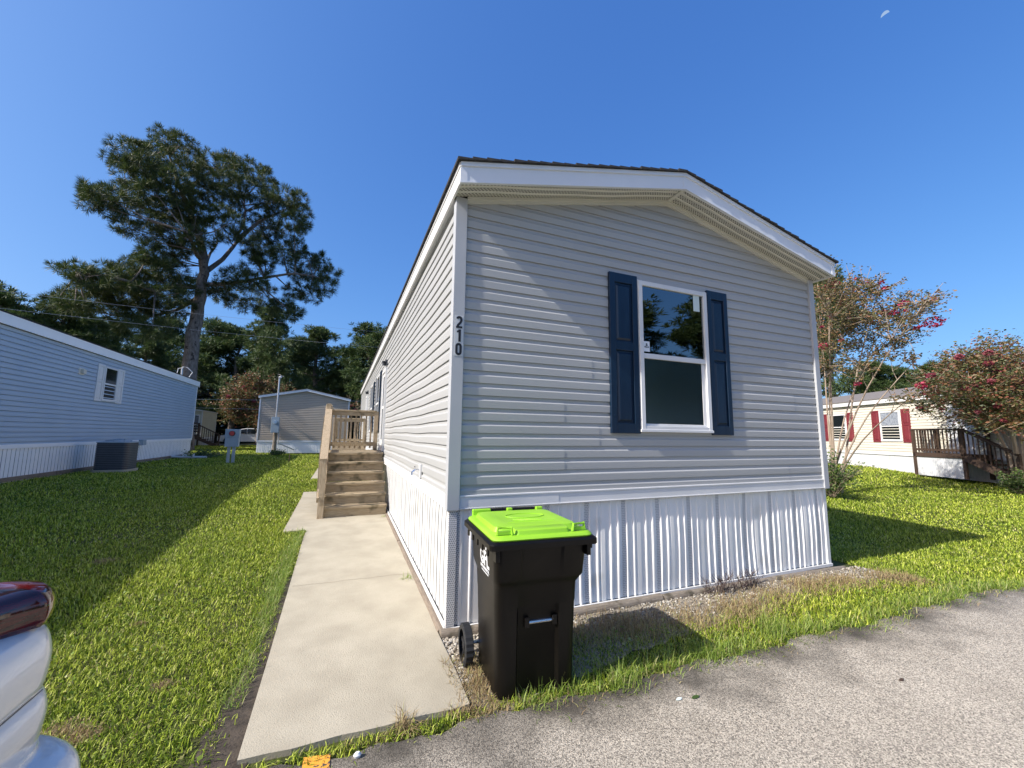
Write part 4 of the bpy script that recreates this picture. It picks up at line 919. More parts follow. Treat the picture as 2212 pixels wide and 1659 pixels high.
# ------------------------------------------------------------------ utilities
px, py = -4.63, 15.4; pz = g(px, py)
ped = thing('meter_pedestal', (px, py, pz), 'grey electric meter pedestal with a red badge standing in the shaded lawn', 'utility box')
mb = MB()
for dx in (-.14, .02): mb.box(px+dx, px+dx+.10, py-.02, py+.02, pz-.05, pz+.62)
mb.build('post', M_['metal'], ped); mb = MB(); mb.tube([(px+.07, py+.05, pz), (px+.07, py+.05, pz+.6)], .035, 8); mb.build('conduit', M_['trim_dark'], ped)
mb = MB(); mb.box(px-.22, px+.22, py-.13, py+.10, pz+.60, pz+.93); mb.box(px-.23, px+.23, py-.14, py+.11, pz+.93, pz+1.26); bx_ = mb.build('cabinet', M_['box'], ped, bevel=.01)
mb = MB(); mb.tube([(px, py-.14, pz+1.10), (px, py-.19, pz+1.10)], [.10, .095], 20); me_ = mb.build('meter_cover', M_['trim_dark'], ped); mb = MB(); mb.tube([(px, py-.19, pz+1.10), (px, py-.194, pz+1.10)], .08, 20); mb.build('badge', mat('red_badge', (.45, .05, .04), .5), me_)
qx, qy = -4.18, 22.6; qz = g(qx, qy)
pole = thing('meter_post', (qx, qy, qz), 'wooden meter post with a grey meter box and tall metal conduit before the taupe home', 'utility pole')
mb = MB(); mb.tube([(qx, qy, qz-.1), (qx, qy, qz+1.45)], .10, 10); mb.build('post', M_['timber'], pole)
mb = MB(); mb.box(qx-.20, qx+.18, qy-.27, qy-.11, qz+1.15, qz+2.0); mb.build('meter_box', M_['box'], pole, bevel=.01)
mb = MB(); mb.tube([(qx, qy-.27, qz+1.72), (qx, qy-.36, qz+1.72)], [.10, .09], 16); mb.build('meter', M_['chrome'], pole)
mb = MB(); mb.tube([(qx+.0, qy-.18, qz+2.0), (qx+.0, qy-.14, qz+4.15)], .04, 10); mb.build('conduit', M_['metal'], pole)
mb = MB(); mb.tube([(qx, qy-.14, qz+4.1), (qx, qy-.14, qz+4.2), (qx+.07, qy-.2, qz+4.22), (qx+.10, qy-.22, qz+4.16)], [.045, .055, .05, .04], 8)
for k in range(3): mb.tube([(qx+.13, qy-.22, qz+4.2), (qx+.08+.07*k, qy-.25, qz+4.30-.04*k), (qx-.1+.15*k, qy-.1, qz+4.36-.04*k), (qx-.18+.05*k, qy+.3, qz+4.2)], .006, 5)
mb.build('weatherhead', M_['metal'], pole)
mb = MB(); mb.tube([(qx+.17, qy-.12, qz+1.2), (qx+.19, qy-.12, qz+.55), (qx+.35, qy+.1, qz+.5), (qx+.9, qy+.7, qz+.2)], .03, 6); mb.build('lower_conduit', M_['metal'], pole)
ax, ay = -6.62, 11.9; az = g(ax, ay)
ac = thing('air_conditioner', (ax, ay, az), 'dark grey outdoor air conditioner beside the skirting of the blue-grey home', 'air conditioner')
mb = MB(); rr_ = lambda h, z, n=5: [(ax+x, ay+y, z) for x, y in rrect(h, h, .13, n)]
mb.loft([rr_(.36, az+.07), rr_(.36, az+.80)])
acb = mb.build('casing', M_['acgrey'], ac, smooth='auto')
mb = MB()
for k in range(14):
    z = az+.12+k*.048; mb.loft([rr_(.368, z), rr_(.368, z+.012)])
mb.build('louvre', M_['louvre'], acb)
mb = MB(); mb.loft([rr_(.375, az+.80), rr_(.375, az+.825), rr_(.33, az+.835)]); mb.build('top_panel', M_['box'], ac)
mb = MB()
for r in (.10, .17, .24, .28): mb.tube([(ax+r*math.cos(t), ay+r*math.sin(t), az+.86+.04*(1-r/.28)) for t in np.linspace(0, 2*math.pi, 25)], .007, 5)
for k in range(8): t = k*math.pi/4; mb.tube([(ax, ay, az+.905), (ax+.29*math.cos(t), ay+.29*math.sin(t), az+.85)], .008, 5)
mb.build('fan_grille', M_['box'], ac)
mb = MB(); mb.loft([rr_(.40, az-.02), rr_(.40, az+.07)]); mb.build('base_pad', M_['concrete'], ac)
pp = thing('drain_pipe', (-6.7, 18.4, g(-6.7, 18.4)), 'white plastic drain pipe lying on the grass off the far corner of the blue-grey home', 'pipe')
z = g(-6.7, 18.4)+.05; MB().tube([(-7.4, 18.5, z+.03), (-7.0, 18.42, z), (-6.1, 18.25, z)], .05, 8).build('pipe_run', M_['white'], pp); MB().tube([(-6.6, 18.33, z), (-6.6, 18.33, z+.14)], .05, 8).build('cleanout', M_['white'], pp)
ms = thing('service_mast', (-8.6, 20.6, 4.0), 'metal service mast with looped cables at the far roof end of the blue-grey home', 'utility mast')
ms.location = P(392, 812, 25.0)
pm = Vector(ms.location); MB().tube([pm-Vector((0, 0, 1.2)), pm+Vector((0, 0, .35))], .04, 8).build('mast', M_['metal'], ms)
mb = MB(); mb.tube([pm+Vector((0, 0, .33)), pm+Vector((.02, 0, .45)), pm+Vector((.2, 0, .42)), pm+Vector((.42, 0, .2)), pm+Vector((.30, 0, -.05))], .018, 6); mb.tube([pm+Vector((-.2, 0, .0)), pm+Vector((-.15, 0, .35)), pm+Vector((.05, 0, .4))], .018, 6); mb.build('cable', M_['white'], ms)
stk_ = thing('marker_stake', (-2.75, 16.2, g(-2.75, 16.2)), 'thin dark stake in the lawn right of the meter pedestal', 'stake')
MB().tube([(-2.75, 16.2, g(-2.75, 16.2)-.02), (-2.75, 16.2, g(-2.75, 16.2)+.32)], .02, 6).build('stake_rod', M_['brownwood'], stk_)
def wire(pa, pb, da, db, sag, r, label):
    a = P(*pa, da); b = P(*pb, db); n = 24; mb = MB()
    mb.tube([a.lerp(b, k/n)-Vector((0, 0, sag*4*(k/n)*(1-k/n))) for k in range(n+1)], r, 5)
    o = mb.build('power_line', M_['metal'], None); tag(o, label, 'cable', 'overhead power lines')
wire((-150, 610), (900, 724), 20, 22.5, .10, .0042, 'upper overhead line crossing in front of the big pine trunk')
wire((-150, 648), (900, 757), 20, 22.5, .10, .0042, 'lower overhead line passing just above the blue-grey home')
wire((380, 862), (900, 868), 29, 31, .0, .007, 'low overhead line behind the taupe home, the upper of two')
wire((380, 880), (560, 884), 29, 31, .0, .007, 'low overhead line behind the taupe home, the lower of two')

# far white SUV: side-on
sx0, sy0 = -11.0, 41.2; sz0 = g(sx0, sy0)
suv = thing('parked_car', (sx0+2, sy0, sz0), 'white SUV parked sideways on the street beyond the lawn', 'car', 'white cars')
side = [(0, .35), (.02, .62), (.25, .80), (1.05, .93), (1.75, 1.38), (2.2, 1.47), (3.3, 1.46), (3.75, 1.36), (4.15, 1.0), (4.22, .55), (4.2, .30), (3.75, .25), (3.05, .25), (1.05, .25), (.3, .25)]
mb = MB(); mb.prism(side, lambda a, b, d: (sx0+a, sy0+d, sz0+b), -.85, .85); sb = mb.build('body', M_['paint_white'], suv, bevel=.04)
for ps in ([(1.25, .98), (1.82, 1.34), (2.2, 1.40), (2.2, .98)], [(2.28, .98), (2.28, 1.40), (3.2, 1.39), (3.15, .98)], [(3.25, .99), (3.3, 1.38), (3.6, 1.33), (3.85, 1.05)]):
    MB().prism(ps, lambda a, b, d: (sx0+a, sy0+d, sz0+b), -.90, -.84).build('side_window', M_['glass_dark'], suv)
for cx in (.85, 3.45):
    MB().tube([(sx0+cx, sy0-.90, sz0+.33), (sx0+cx, sy0-.6, sz0+.33)], .34, 20).build('wheel', M_['rubber'], suv); MB().tube([(sx0+cx, sy0-.92, sz0+.33), (sx0+cx, sy0-.90, sz0+.33)], .20, 14).build('rim', M_['metal'], suv)
MB().box(sx0+.02, sx0+.25, sy0-.88, sy0-.70, sz0+.60, sz0+.74).build('headlight', M_['chrome'], suv)

# ------------------------------------------------------------------ foliage generators
def rot_basis(n):
    a = rng.normal(size=(n, 3)); a /= np.linalg.norm(a, axis=1)[:, None]; b = rng.normal(size=(n, 3)); b -= (b*a).sum(1)[:, None]*a; b /= np.linalg.norm(b, axis=1)[:, None]
    return a, b
def leaves(name, C_, size, m, parent, aspect=.5):
    n = len(C_); a, b = rot_basis(n); s = (size*rng.uniform(.7, 1.3, n))[:, None]
    a[:, 2] *= .6
    v = np.stack([C_-a*s, C_+b*s*aspect, C_+a*s, C_-b*s*aspect], 1).reshape(-1, 3)
    return raw_mesh(name, v, np.full(n, 4), np.arange(4*n), m, parent)
def needles(name, C_, ln, wd, k, m, parent, out=None):
    """tufts: k thin triangles from each centre"""
    n = len(C_); d = rng.normal(size=(n, k, 3)); d[:, :, 2] += .35
    if out is not None: d += out[:, None, :]*.9
    d /= np.linalg.norm(d, axis=2)[:, :, None]; p = rng.normal(size=(n, k, 3)); p -= (p*d).sum(2)[:, :, None]*d; p /= np.linalg.norm(p, axis=2)[:, :, None]
    L_ = (ln*rng.uniform(.7, 1.25, (n, 1, 1)))*rng.uniform(.75, 1.15, (n, k, 1)); c = C_[:, None, :]
    v = np.stack([c-p*wd*.35, c+p*wd*.35, c+d*L_*.6+p*wd, c+d*L_, c+d*L_*.6-p*wd], 2).reshape(-1, 3); q = n*k
    i = np.arange(q)*5
    return raw_mesh(name, v, np.full(q, 5), np.stack([i, i+1, i+2, i+3, i+4], 1).ravel(), m, parent)
def in_ell(c, r, n):
    d = rng.normal(size=(n, 3)); d /= np.linalg.norm(d, axis=1)[:, None]; q = rng.uniform(.25, 1, (n, 1))**(1/2.2)
    return c+d*q*r

# big loblolly pine: clusters set out on its real spread, depth around the trunk
PD = 31.0
def Z7(x, y): return (86.4+x*.3125, 259.2+y*.3125)
CL = """860,140,70,60 960,180,90,60 640,230,90,70 720,260,90,60 840,260,100,60 580,310,80,45 700,330,110,50 960,300,110,70 1060,260,60,50 1180,290,70,60 1290,290,50,50 1330,340,80,70 1450,350,80,60 1540,400,80,60 1580,470,60,50
620,400,70,40 780,400,90,50 900,420,100,60 1050,420,110,70 1200,400,90,60 1320,450,100,60 1450,470,90,60 370,490,60,30 440,530,90,45 340,570,45,35 540,530,80,50 470,610,70,45 600,600,60,50 680,500,90,50
800,510,100,50 930,530,110,60 1060,560,90,60 960,640,100,60 860,620,90,50 1180,500,90,50 600,740,60,30 700,770,90,50 760,700,60,50 1010,740,90,60 1080,660,80,50 1100,820,90,60 900,800,80,50 1000,860,80,50
1700,540,80,50 1790,560,60,60 1810,640,60,60 1760,700,80,50 1640,640,80,60 1560,560,80,50 1820,740,40,40 1700,780,80,50 1600,740,80,50 1640,850,90,60 1780,870,50,50 1540,860,80,50 1560,960,70,50 1680,940,80,50 1460,930,60,35 1250,640,50,35 1200,720,50,35
1500,1020,80,50 1340,1090,80,50 1450,1120,90,50 1540,1200,60,60 1330,1220,100,50 1420,1270,90,50 1240,1180,80,50 1850,960,60,40 1940,980,60,50 2000,1060,70,60 1900,1060,90,60 1800,1080,80,50 1960,1150,70,60 1860,1210,80,50 1760,1180,60,50 1700,1290,60,40 1760,1350,50,40 1640,1290,50,40 1300,560,70,45 1400,600,70,50 1340,700,55,40 1440,820,60,40 1300,800,45,35 1500,700,60,45
230,1040,80,40 330,1080,80,50 430,1070,80,50 300,1140,80,50 400,1170,80,50 520,1110,90,50 620,1060,80,60 700,980,60,40 760,920,60,60 840,960,80,60 930,930,70,50 780,1020,110,60 900,1050,110,60 680,1130,100,60 820,1150,110,60 560,1200,90,50 460,1260,80,50 380,1240,60,50 330,1290,40,30 190,1230,60,40 110,1260,50,40 240,1280,60,30
640,1260,100,60 780,1240,90,50 900,1210,90,50 1000,1150,70,50 560,1330,90,50 700,1350,90,60 850,1340,80,60 960,1300,70,50 640,1420,80,50 780,1440,90,50"""
CL = [tuple(float(q) for q in s.split(',')) for s in CL.split()]
tr_pts = [P(398, 945, PD), P(403, 850, PD), P(418, 720, PD), P(432, 640, PD), P(440, 590, PD), P(438, 540, PD), P(420, 480, PD), P(395, 420, PD), P(370, 350, PD), P(362, 310, PD)]
pine = thing('pine_tree', tuple(tr_pts[0]), 'huge broad pine rising behind the blue-grey home, tallest tree in view', 'tree')
tr_pts[0].z = g(tr_pts[0].x, tr_pts[0].y)-.2
mb = MB(); pts = []; 
for i in range(len(tr_pts)-1):
    for k in range(4): pts.append(tr_pts[i].lerp(tr_pts[i+1], k/4)+Vector((random.uniform(-.04, .04), random.uniform(-.04, .04), 0)))
pts.append(tr_pts[-1]); rs = [max(.05, .45-.43*(i/(len(pts)-1))**1.0) for i in range(len(pts))]; rs[0] = .58; rs[1] = .50; mb.tube(pts, rs, 16)
fwd = Vector((_f.x, _f.y, 0)).normalized()
limbs = {'r1': [P(442, 590, PD), P(480, 560, PD+.3), P(512, 520, PD+.5), P(530, 470, PD+.3), P(528, 430, PD)], 'r2': [P(512, 520, PD+.5), P(560, 480, PD+1), P(630, 445, PD+1.5)],
         'r3': [P(440, 615, PD), P(500, 612, PD-.6), P(570, 600, PD-1.2), P(640, 590, PD-1.5), P(690, 600, PD-1.5)], 'l1': [P(438, 625, PD), P(390, 615, PD-.8), P(330, 630, PD-1.5), P(250, 600, PD-1.8), P(170, 590, PD-2)],
         'l2': [P(425, 500, PD), P(370, 470, PD+.5), P(300, 445, PD+1), P(230, 430, PD+1.2)], 'l3': [P(436, 640, PD), P(380, 670, PD+1), P(300, 690, PD+2)], 'b1': [P(440, 600, PD), P(450, 560, PD+1.5), P(470, 520, PD+3)],
         'f1': [P(435, 560, PD), P(420, 530, PD-1.5), P(400, 500, PD-3)], 't1': [P(395, 420, PD), P(440, 380, PD+.5), P(500, 360, PD+.8)], 'l4': [P(405, 450, PD), P(350, 400, PD-.5), P(290, 350, PD-.8)]}
nodes = list(pts[14:])
for L_ in limbs.values():
    q = []
    for i in range(len(L_)-1):
        for k in range(3): q.append(L_[i].lerp(L_[i+1], k/3)+Vector((random.uniform(-.08, .08),)*3))
    q.append(L_[-1]); mb.tube(q, [.155-.12*i/(len(q)-1) for i in range(len(q))], 8); nodes += q[2:]
cent = []; tuft = []; outs = []
for (x, y, rx, ry) in CL:
    cxp, cyp = Z7(x, y); 
    dd = random.uniform(-2.8, 2.8)
    c = P(cxp, cyp, PD+dd); sc = (PD+dd)*.3125/FPX*1.08; k = int(12+rx*ry/145); r = np.array([rx*sc*1.0, rx*sc*.9, ry*sc*1.0])
    cent.append(c); t = in_ell(np.array(c), r, k); tuft.append(t); o_ = (t-np.array(c)); outs.append(o_/np.linalg.norm(o_, axis=1)[:, None])
    nd = min(nodes, key=lambda q: (q-c).length+max(0, (q.z-c.z))*1.0); mid = nd.lerp(c, .5)+Vector((0, 0, random.uniform(-.25, .1)))
    mb.tube([nd, mid, c], [.05, .035, .015], 5)
    for j in range(4): tp = Vector(t[j]); mb.tube([c.lerp(mid, .2), tp], [.014, .008], 4)
mb.build('trunk', M_['bark'], pine, smooth='auto')
needles('crown', np.concatenate(tuft), .36, .009, 48, M_['needle'], pine, np.concatenate(outs))

# generic background pines ---------------------------------------------------
def proto_pine(seed, H, spread, lo, m, dens=1.0, name='pine_tree'):
    R0 = random.Random(seed); mbt = MB(); pts = [Vector((R0.uniform(-.025, .025)*k, R0.uniform(-.025, .025)*k, H*k/8)) for k in range(9)]
    mbt.tube(pts, [.22*(1-k/9)+.03 for k in range(9)], 8); T = []; O = []
    nl = int(26*dens)
    for i in range(nl):
        t = (i+.5)/nl; z = H*(lo+(1-lo)*t); rr1 = spread*(1-t**1.8)*R0.uniform(.5, 1.1)+.35; a = R0.uniform(0, 6.28)+i*2.4
        base = Vector((0, 0, z-.3)); kk = min(7, int(z/H*8)); base.x, base.y = pts[kk].x, pts[kk].y
        tip = base+Vector((math.cos(a)*rr1, math.sin(a)*rr1, R0.uniform(-.1, .5)*rr1*.5+.3)); mbt.tube([base, tip], [.05, .02], 4)
        for q in (.55, .8, 1.0):
            c = base.lerp(tip, q)+Vector((R0.uniform(-.3, .3), R0.uniform(-.3, .3), R0.uniform(-.1, .3))); n = int(20*dens)
            tt = in_ell(np.array(c), np.array([.75, .75, .38])*(.7+.5*rr1/spread), n); T.append(tt); o_ = tt-np.array(c); O.append(o_/np.linalg.norm(o_, axis=1)[:, None])
    tr = mbt.build('trunk', M_['bark'], None); cr = needles('crown', np.concatenate(T), .31, .018, 17, m, None, np.concatenate(O))
    return tr, cr
protos = [proto_pine(1, 10, 2.4, .42, M_['needle_far']), proto_pine(2, 10, 2.0, .50, M_['needle_far'], .9), proto_pine(3, 10, 2.6, .30, M_['needle_pale'], 1.1), proto_pine(4, 10, 2.2, .15, M_['needle_far'], 1.2)]
used = [0]*4
def bg_pine(px_, ytop, dist, k, label, wide=1.0, group='pines behind the homes'):
    top = P(px_, ytop, dist); z0 = g(top.x, top.y); H = top.z-z0
    o = thing('pine_tree', (top.x, top.y, z0), label, 'tree', group, rz=random.uniform(0, 6.28))
    s = H/10
    for src in protos[k]:
        c = src if not used[k] else src.copy()
        if used[k]: COL.objects.link(c)
        c.parent = o; c.scale = (s*wide, s*wide, s); c.name = src.name.split('.')[0]
    used[k] = 1
    return o
BG = [(-30, 620, 38, 0, 'dark pine at the left edge above the roof of the blue-grey home', 1.3), (12, 640, 34, 1, 'dark pine just right of the one at the left edge, over the blue-grey roof', 1.2),
      (75, 700, 48, 3, 'low pine between the two taller ones above the left of the blue-grey roof', 1.3), (140, 655, 34, 0, 'pine with a rounded top under the left arm of the huge pine', 1.2), (200, 690, 40, 2, 'pine left of the huge pine, partly behind its lower left boughs', 1.2),
      (255, 700, 44, 3, 'dense pine directly behind the lower left boughs of the huge pine', 1.1), (320, 720, 48, 2, 'loose lighter pine left of the trunk of the huge pine', 1.0), (365, 690, 54, 0, 'pine close behind the trunk of the huge pine on its left', 1.1),
      (470, 700, 52, 0, 'dark pine close behind the trunk of the huge pine on its right', 1.3), (520, 715, 50, 3, 'dense dark pine between the huge pine and the taupe home', 1.1), (585, 668, 44, 2, 'tall yellow-green pine above the left slope of the taupe roof', 1.0),
      (640, 735, 52, 0, 'dark pine directly above the ridge of the taupe home', 1.2), (690, 712, 46, 2, 'rounded pine above the right slope of the taupe roof', 1.25), (738, 800, 52, 3, 'low pine between the taupe home and the grey home', 1.2),
      (800, 708, 44, 1, 'pine half hidden by the roof edge of the grey home', 1.3), (835, 725, 40, 0, 'pine behind the eave of the grey home, right of the half hidden one', 1.3), (770, 790, 60, 0, 'farther low pine touching the far end of the grey home', 1.3),
      (440, 790, 60, 3, 'low dense pine behind the foot of the huge pine', 1.4), (555, 790, 56, 3, 'low dense pine behind the red-tinged crape myrtle', 1.4), (610, 800, 60, 3, 'low dense pine behind the left of the taupe roof', 1.4), (670, 800, 60, 0, 'far pine behind the right of the taupe roof', 1.4),
      (300, 790, 50, 3, 'low dense pine behind the middle of the blue-grey roof', 1.4), (230, 760, 55, 0, 'far dark pine over the window end of the blue-grey home', 1.3),
      (1778, 596, 50, 2, 'bright green pine behind the near crape myrtle, touching the roof corner', 1.0), (1880, 785, 48, 3, 'low pine behind the right cream home, nearest to the grey home', 1.5), (1935, 798, 52, 0, 'low pine behind the ridge of the cream home in the gap between the crape myrtles', 1.5),
      (2010, 790, 50, 3, 'low pine behind the cream home, left of the far crape myrtle', 1.5), (2090, 815, 54, 0, 'low pine behind the far crape myrtle', 1.4)]
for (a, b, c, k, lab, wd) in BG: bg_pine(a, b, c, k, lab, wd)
for k in range(4):
    if not used[k]: [bpy.data.objects.remove(o) for o in protos[k]]
# the pine the window mirrors, across the road
def place_pine(x, y, H, k, label, wide):
    o = thing('pine_tree', (x, y, g(x, y)), label, 'tree', 'pines across the road', rz=random.uniform(0, 6))
    for src in protos[k]:
        c = src.copy(); COL.objects.link(c); c.parent = o; c.scale = (H/10*wide, H/10*wide, H/10); c.name = src.name.split('.')[0]
place_pine(15.0, -17.5, 9.6, 2, 'broad pine across the road mirrored in the upper pane of the big window', 2.0)
place_pine(23.0, -17.5, 11.5, 2, 'taller pine across the road mirrored at the right edge of the upper pane', 1.7)
place_pine(10.5, -22.5, 6.8, 2, 'low pine across the road mirrored at the left of the upper pane', 1.9)
# dense woodland mass low behind everything
n = 26000; wx = rng.uniform(-48, 14, n); wy = 47+rng.uniform(0, 8, n)+.1*wx; wz = rng.uniform(.0, 1, n)**1.1*(4.6+1.2*np.sin(wx*.7)+.8*np.sin(wx*1.9+1))
uo = leaves('woodland_undergrowth', np.stack([wx, wy, wz+.2], 1), .34, mat('undergrowth', (.03, .05, .02), .8, rnd=[(0, (.012, .022, .009)), (.7, (.025, .04, .015)), (1, (.045, .065, .022))]), None, .7)
tag(uo, None, None, None, 'stuff'); tag(uo, 'dark woodland undergrowth filling the gaps below the pines', 'undergrowth')
n = 12000; t_ = rng.uniform(0, 1, n); ww = A_.x+14+t_*26; wy = 34-t_*52; wz = rng.uniform(0, 1, n)*(3.6+.8*np.sin(t_*40)+.5*np.sin(t_*93))
uo2 = leaves('woodland_undergrowth', np.stack([ww, wy+rng.uniform(-2, 2, n), wz+.2], 1), .38, bpy.data.materials['undergrowth'], None, .7)
tag(uo2, 'dark line of trees and brush behind the cream home on the right', 'undergrowth', None, 'stuff')

# crape myrtles ---------------------------------------------------------------
def crape(name, label, base, clusters, nleaf, lsize, leafm, bloomm, blooms, dens=1.0, rb=.05, stems=7, lift=.25, bs=.03):
    o = thing(name, tuple(base), label, 'tree'); mb = MB(); rt = random.Random(int(base.x*10)); T = []
    starts = [Vector((base.x+rt.uniform(-.2, .2), base.y+rt.uniform(-.2, .2), base.z-.05)) for _ in range(stems)]
    cs = [c for c, r in clusters]; top = sorted(range(len(cs)), key=lambda i: -(cs[i]-base).length); mains = []
    step_ = max(1, len(top)//stems)
    for i in top:                                   # main stems reach for well separated outer clusters
        if len(mains) < stems and all((cs[i]-cs[q]).length > (cs[top[0]]-base).length*.22 for q in mains): mains.append(i)
    nodes = []
    def curve(s, e, sag, r0, r1, n=8):
        v = e-s; k1 = s+Vector((v.x*.18, v.y*.18, v.z*.45))+Vector((rt.uniform(-.12, .12), rt.uniform(-.12, .12), 0)); pts_ = []
        for q in range(n+1):
            t = q/n; a = s.lerp(k1, t); b = k1.lerp(e, t); p = a.lerp(b, t); p += Vector((math.sin(t*7+e.x)*.03, math.cos(t*6+e.y)*.03, 0))*math.sin(math.pi*t); pts_.append(p)
        mb.tube(pts_, [r0+(r1-r0)*k/n for k in range(n+1)], 6); return pts_
    for k, i in enumerate(mains):
        pp_ = curve(starts[k % stems], cs[i], 0, rb, rb*.22); nodes += [(p, rb*(1-.78*q/8)) for q, p in enumerate(pp_) if q >= 2]
    for i, (c, r) in enumerate(clusters):
        if i not in mains:
            nd, rn = min(nodes, key=lambda q: (q[0]-c).length+2.2*max(0, q[0].z-c.z+.25)); e_ = c-nd
            mid = nd.lerp(c, .5)+Vector((rt.uniform(-.06, .06), rt.uniform(-.06, .06), -.08*e_.length)); mb.tube([nd, nd.lerp(mid, .5)+Vector((0, 0, -.01)), mid, c], [min(rn*.6, rb*.4), rb*.24, rb*.18, rb*.09], 5)
            nodes.append((mid, rb*.2)); k2 = mid
        else: k2 = c+(base-c)*.15
        s = k2; v = c-k2
        n = int(nleaf*(r/.6)**2*dens); nt_ = 9
        # leaves along twigs that fan out from the branch end
        for j in range(nt_):
            d = Vector((rt.gauss(0, 1), rt.gauss(0, 1), rt.gauss(0, .7)+lift)).normalized()*r*rt.uniform(.8, 1.5)+v.normalized()*r*.5
            st = c.lerp(k2, rt.uniform(0, .3)); en = st+d; mb.tube([st, en], [.009, .004], 4)
            u = rng.uniform(.15, 1.05, max(2, n//nt_))[:, None]; T.append(np.array(st)+u*np.array(d)+rng.normal(size=(len(u), 3))*r*.13)
    mb.build('trunk', M_['bark2'], o, smooth='auto'); leaves('crown', np.concatenate(T), lsize, leafm, o)
    BB = []
    for (c, r) in blooms: BB.append(in_ell(np.array(c), np.array([r, r, r*.75]), int(max(16, 60*(r/.12)**1.5))))
    if BB: leaves('blossom', np.concatenate(BB), bs, bloomm, o, .8)
    return o
def Z5(x, y): return ((1900+x*.3616)/1.1573, (640+y*.3616)/1.1573)
cd = 14.0; rt = random.Random(4)
c1 = []
for (x, y, r) in [q_ for q_ in [(400, 260, .5), (470, 210, .5), (520, 290, .6), (420, 380, .6), (500, 420, .6), (600, 330, .5), (650, 400, .6), (580, 480, .6), (700, 300, .45), (760, 220, .4), (830, 200, .35), (850, 240, .35), (800, 290, .4), (640, 210, .35), (720, 210, .3), (420, 500, .6),
                  (500, 560, .6), (640, 520, .6), (720, 450, .55), (800, 420, .5), (860, 480, .5), (900, 400, .45), (960, 430, .45), (1010, 360, .4), (1080, 330, .4), (1150, 310, .32), (1190, 320, .25), (1100, 400, .35), (950, 340, .35), (1060, 460, .35), (980, 520, .4),
                  (900, 560, .45), (800, 570, .5), (700, 590, .5), (600, 620, .5), (480, 660, .55), (420, 600, .5), (850, 640, .4), (950, 640, .35), (1040, 590, .3), (780, 690, .35), (900, 700, .3), (1000, 720, .25), (1080, 715, .22), (420, 760, .5), (500, 780, .45), (620, 700, .45),
                  (420, 860, .45), (560, 860, .3), (700, 950, .25), (820, 920, .25), (930, 990, .22), (1030, 985, .2), (600, 1020, .2), (760, 1000, .2), (500, 940, .3), (640, 800, .3), (720, 780, .3)] if q_[1] < 830 or q_[0] > 900]:
    c1.append((P(*Z5(x, y), cd+rt.uniform(-1.2, 1.2)), r*1.0))
bl = [((500, 230), .16), ((520, 190), .13), ((450, 220), .12), ((570, 305), .13), ((550, 340), .07), ((485, 415), .09), ((1200, 455), .26), ((860, 395), .15), ((925, 388), .13), ((995, 325), .14), ((740, 200), .14), ((670, 235), .1), ((860, 225), .12), ((1195, 300), .10), ((1110, 490), .08), ((1075, 495), .06),
      ((435, 625), .16), ((372, 592), .10), ((675, 885), .11), ((1120, 893), .17), ((430, 490), .07), ((560, 580), .07), ((660, 165), .07), ((840, 180), .08), ((815, 500), .07), ((890, 560), .05), ((770, 460), .05), ((400, 280), .07), ((620, 430), .05), ((1010, 380), .07)]
blm = [(P(*Z5(*p), cd+rt.uniform(-.8, .3)), r*.75) for p, r in bl]
b1 = P(1797, 1040, cd+.2); b1.z = g(b1.x, b1.y)
crape('crape_myrtle', 'tall airy crape myrtle with magenta blooms right beside the grey home', b1, c1, 470, .037, M_['leaf'], M_['bloom'], blm, rb=.036, stems=9, bs=.032)
c2 = []; bl2 = []
cd2 = 19.8
for k in range(75):
    a = rt.uniform(0, 6.28); q = rt.uniform(0, 1)**.5; x = 1640+470*q*math.cos(a); y = 950+235*q*math.sin(a)
    if y > 1050 and x < 1300: y -= 40
    c2.append((P(*Z5(x, y), cd2+rt.uniform(-2, 2)), .62))
    if y < 960 or rt.random() < .3: 
        for j in range(3): bl2.append((P(*Z5(x+rt.uniform(-60, 60), y+rt.uniform(-70, 30)), cd2+rt.uniform(-2.2, 1)), rt.uniform(.06, .12)))
for (x, y) in [(1240, 870), (1180, 960), (1130, 1060), (1290, 820), (1350, 770), (1430, 760), (1520, 740), (1600, 720), (1700, 710)]:
    c2.append((P(*Z5(x, y), cd2+rt.uniform(-1, 1)), .5)); bl2.append((P(*Z5(x+20, y-20), cd2-.5), .16)); bl2.append((P(*Z5(x-30, y-10), cd2-.3), .10))
b2 = P(2200, 1045, cd2); b2.z = g(b2.x, b2.y)
crape('crape_myrtle', 'dense wide crape myrtle covered in dusty pink blooms at the right edge', b2, c2, 330, .05, M_['leafr'], M_['bloom_dull'], bl2[::2], rb=.085, stems=5, bs=.045)
c3 = []; bl3 = []; cd3 = 36
for k in range(60):
    a = rt.uniform(0, 6.28); q = rt.uniform(0, 1)**.5; x = 560+80*q*math.cos(a); y = 872+46*q*math.sin(a); c3.append((P(x, y, cd3+rt.uniform(-1.7, 1.7)), .72))
    if y < 872:
        for j in range(1): bl3.append((P(x+rt.uniform(-8, 8), y+rt.uniform(-10, 4), cd3+rt.uniform(-2, .5)), rt.uniform(.08, .16)))
b3 = P(572, 955, cd3); b3.z = g(b3.x, b3.y)
crape('crape_myrtle', 'rounded reddish crape myrtle left of the taupe home', b3, c3, 340, .08, M_['leafr'], M_['bloom_dull'], bl3, rb=.09, stems=4, bs=.06)
# small second red crown peeping between taupe home and grey home
c4 = [(P(770+rt.uniform(-18, 18), 905+rt.uniform(-28, 28), 36), .6) for k in range(14)]; b4 = P(768, 955, 36); b4.z = g(b4.x, b4.y)
crape('crape_myrtle', 'small reddish crape myrtle peeping out between the taupe home and the grey home', b4, c4, 150, .08, M_['leafr'], M_['bloom_dull'], [(c, .2) for c, r in c4[:8]], rb=.07, stems=3, bs=.06)
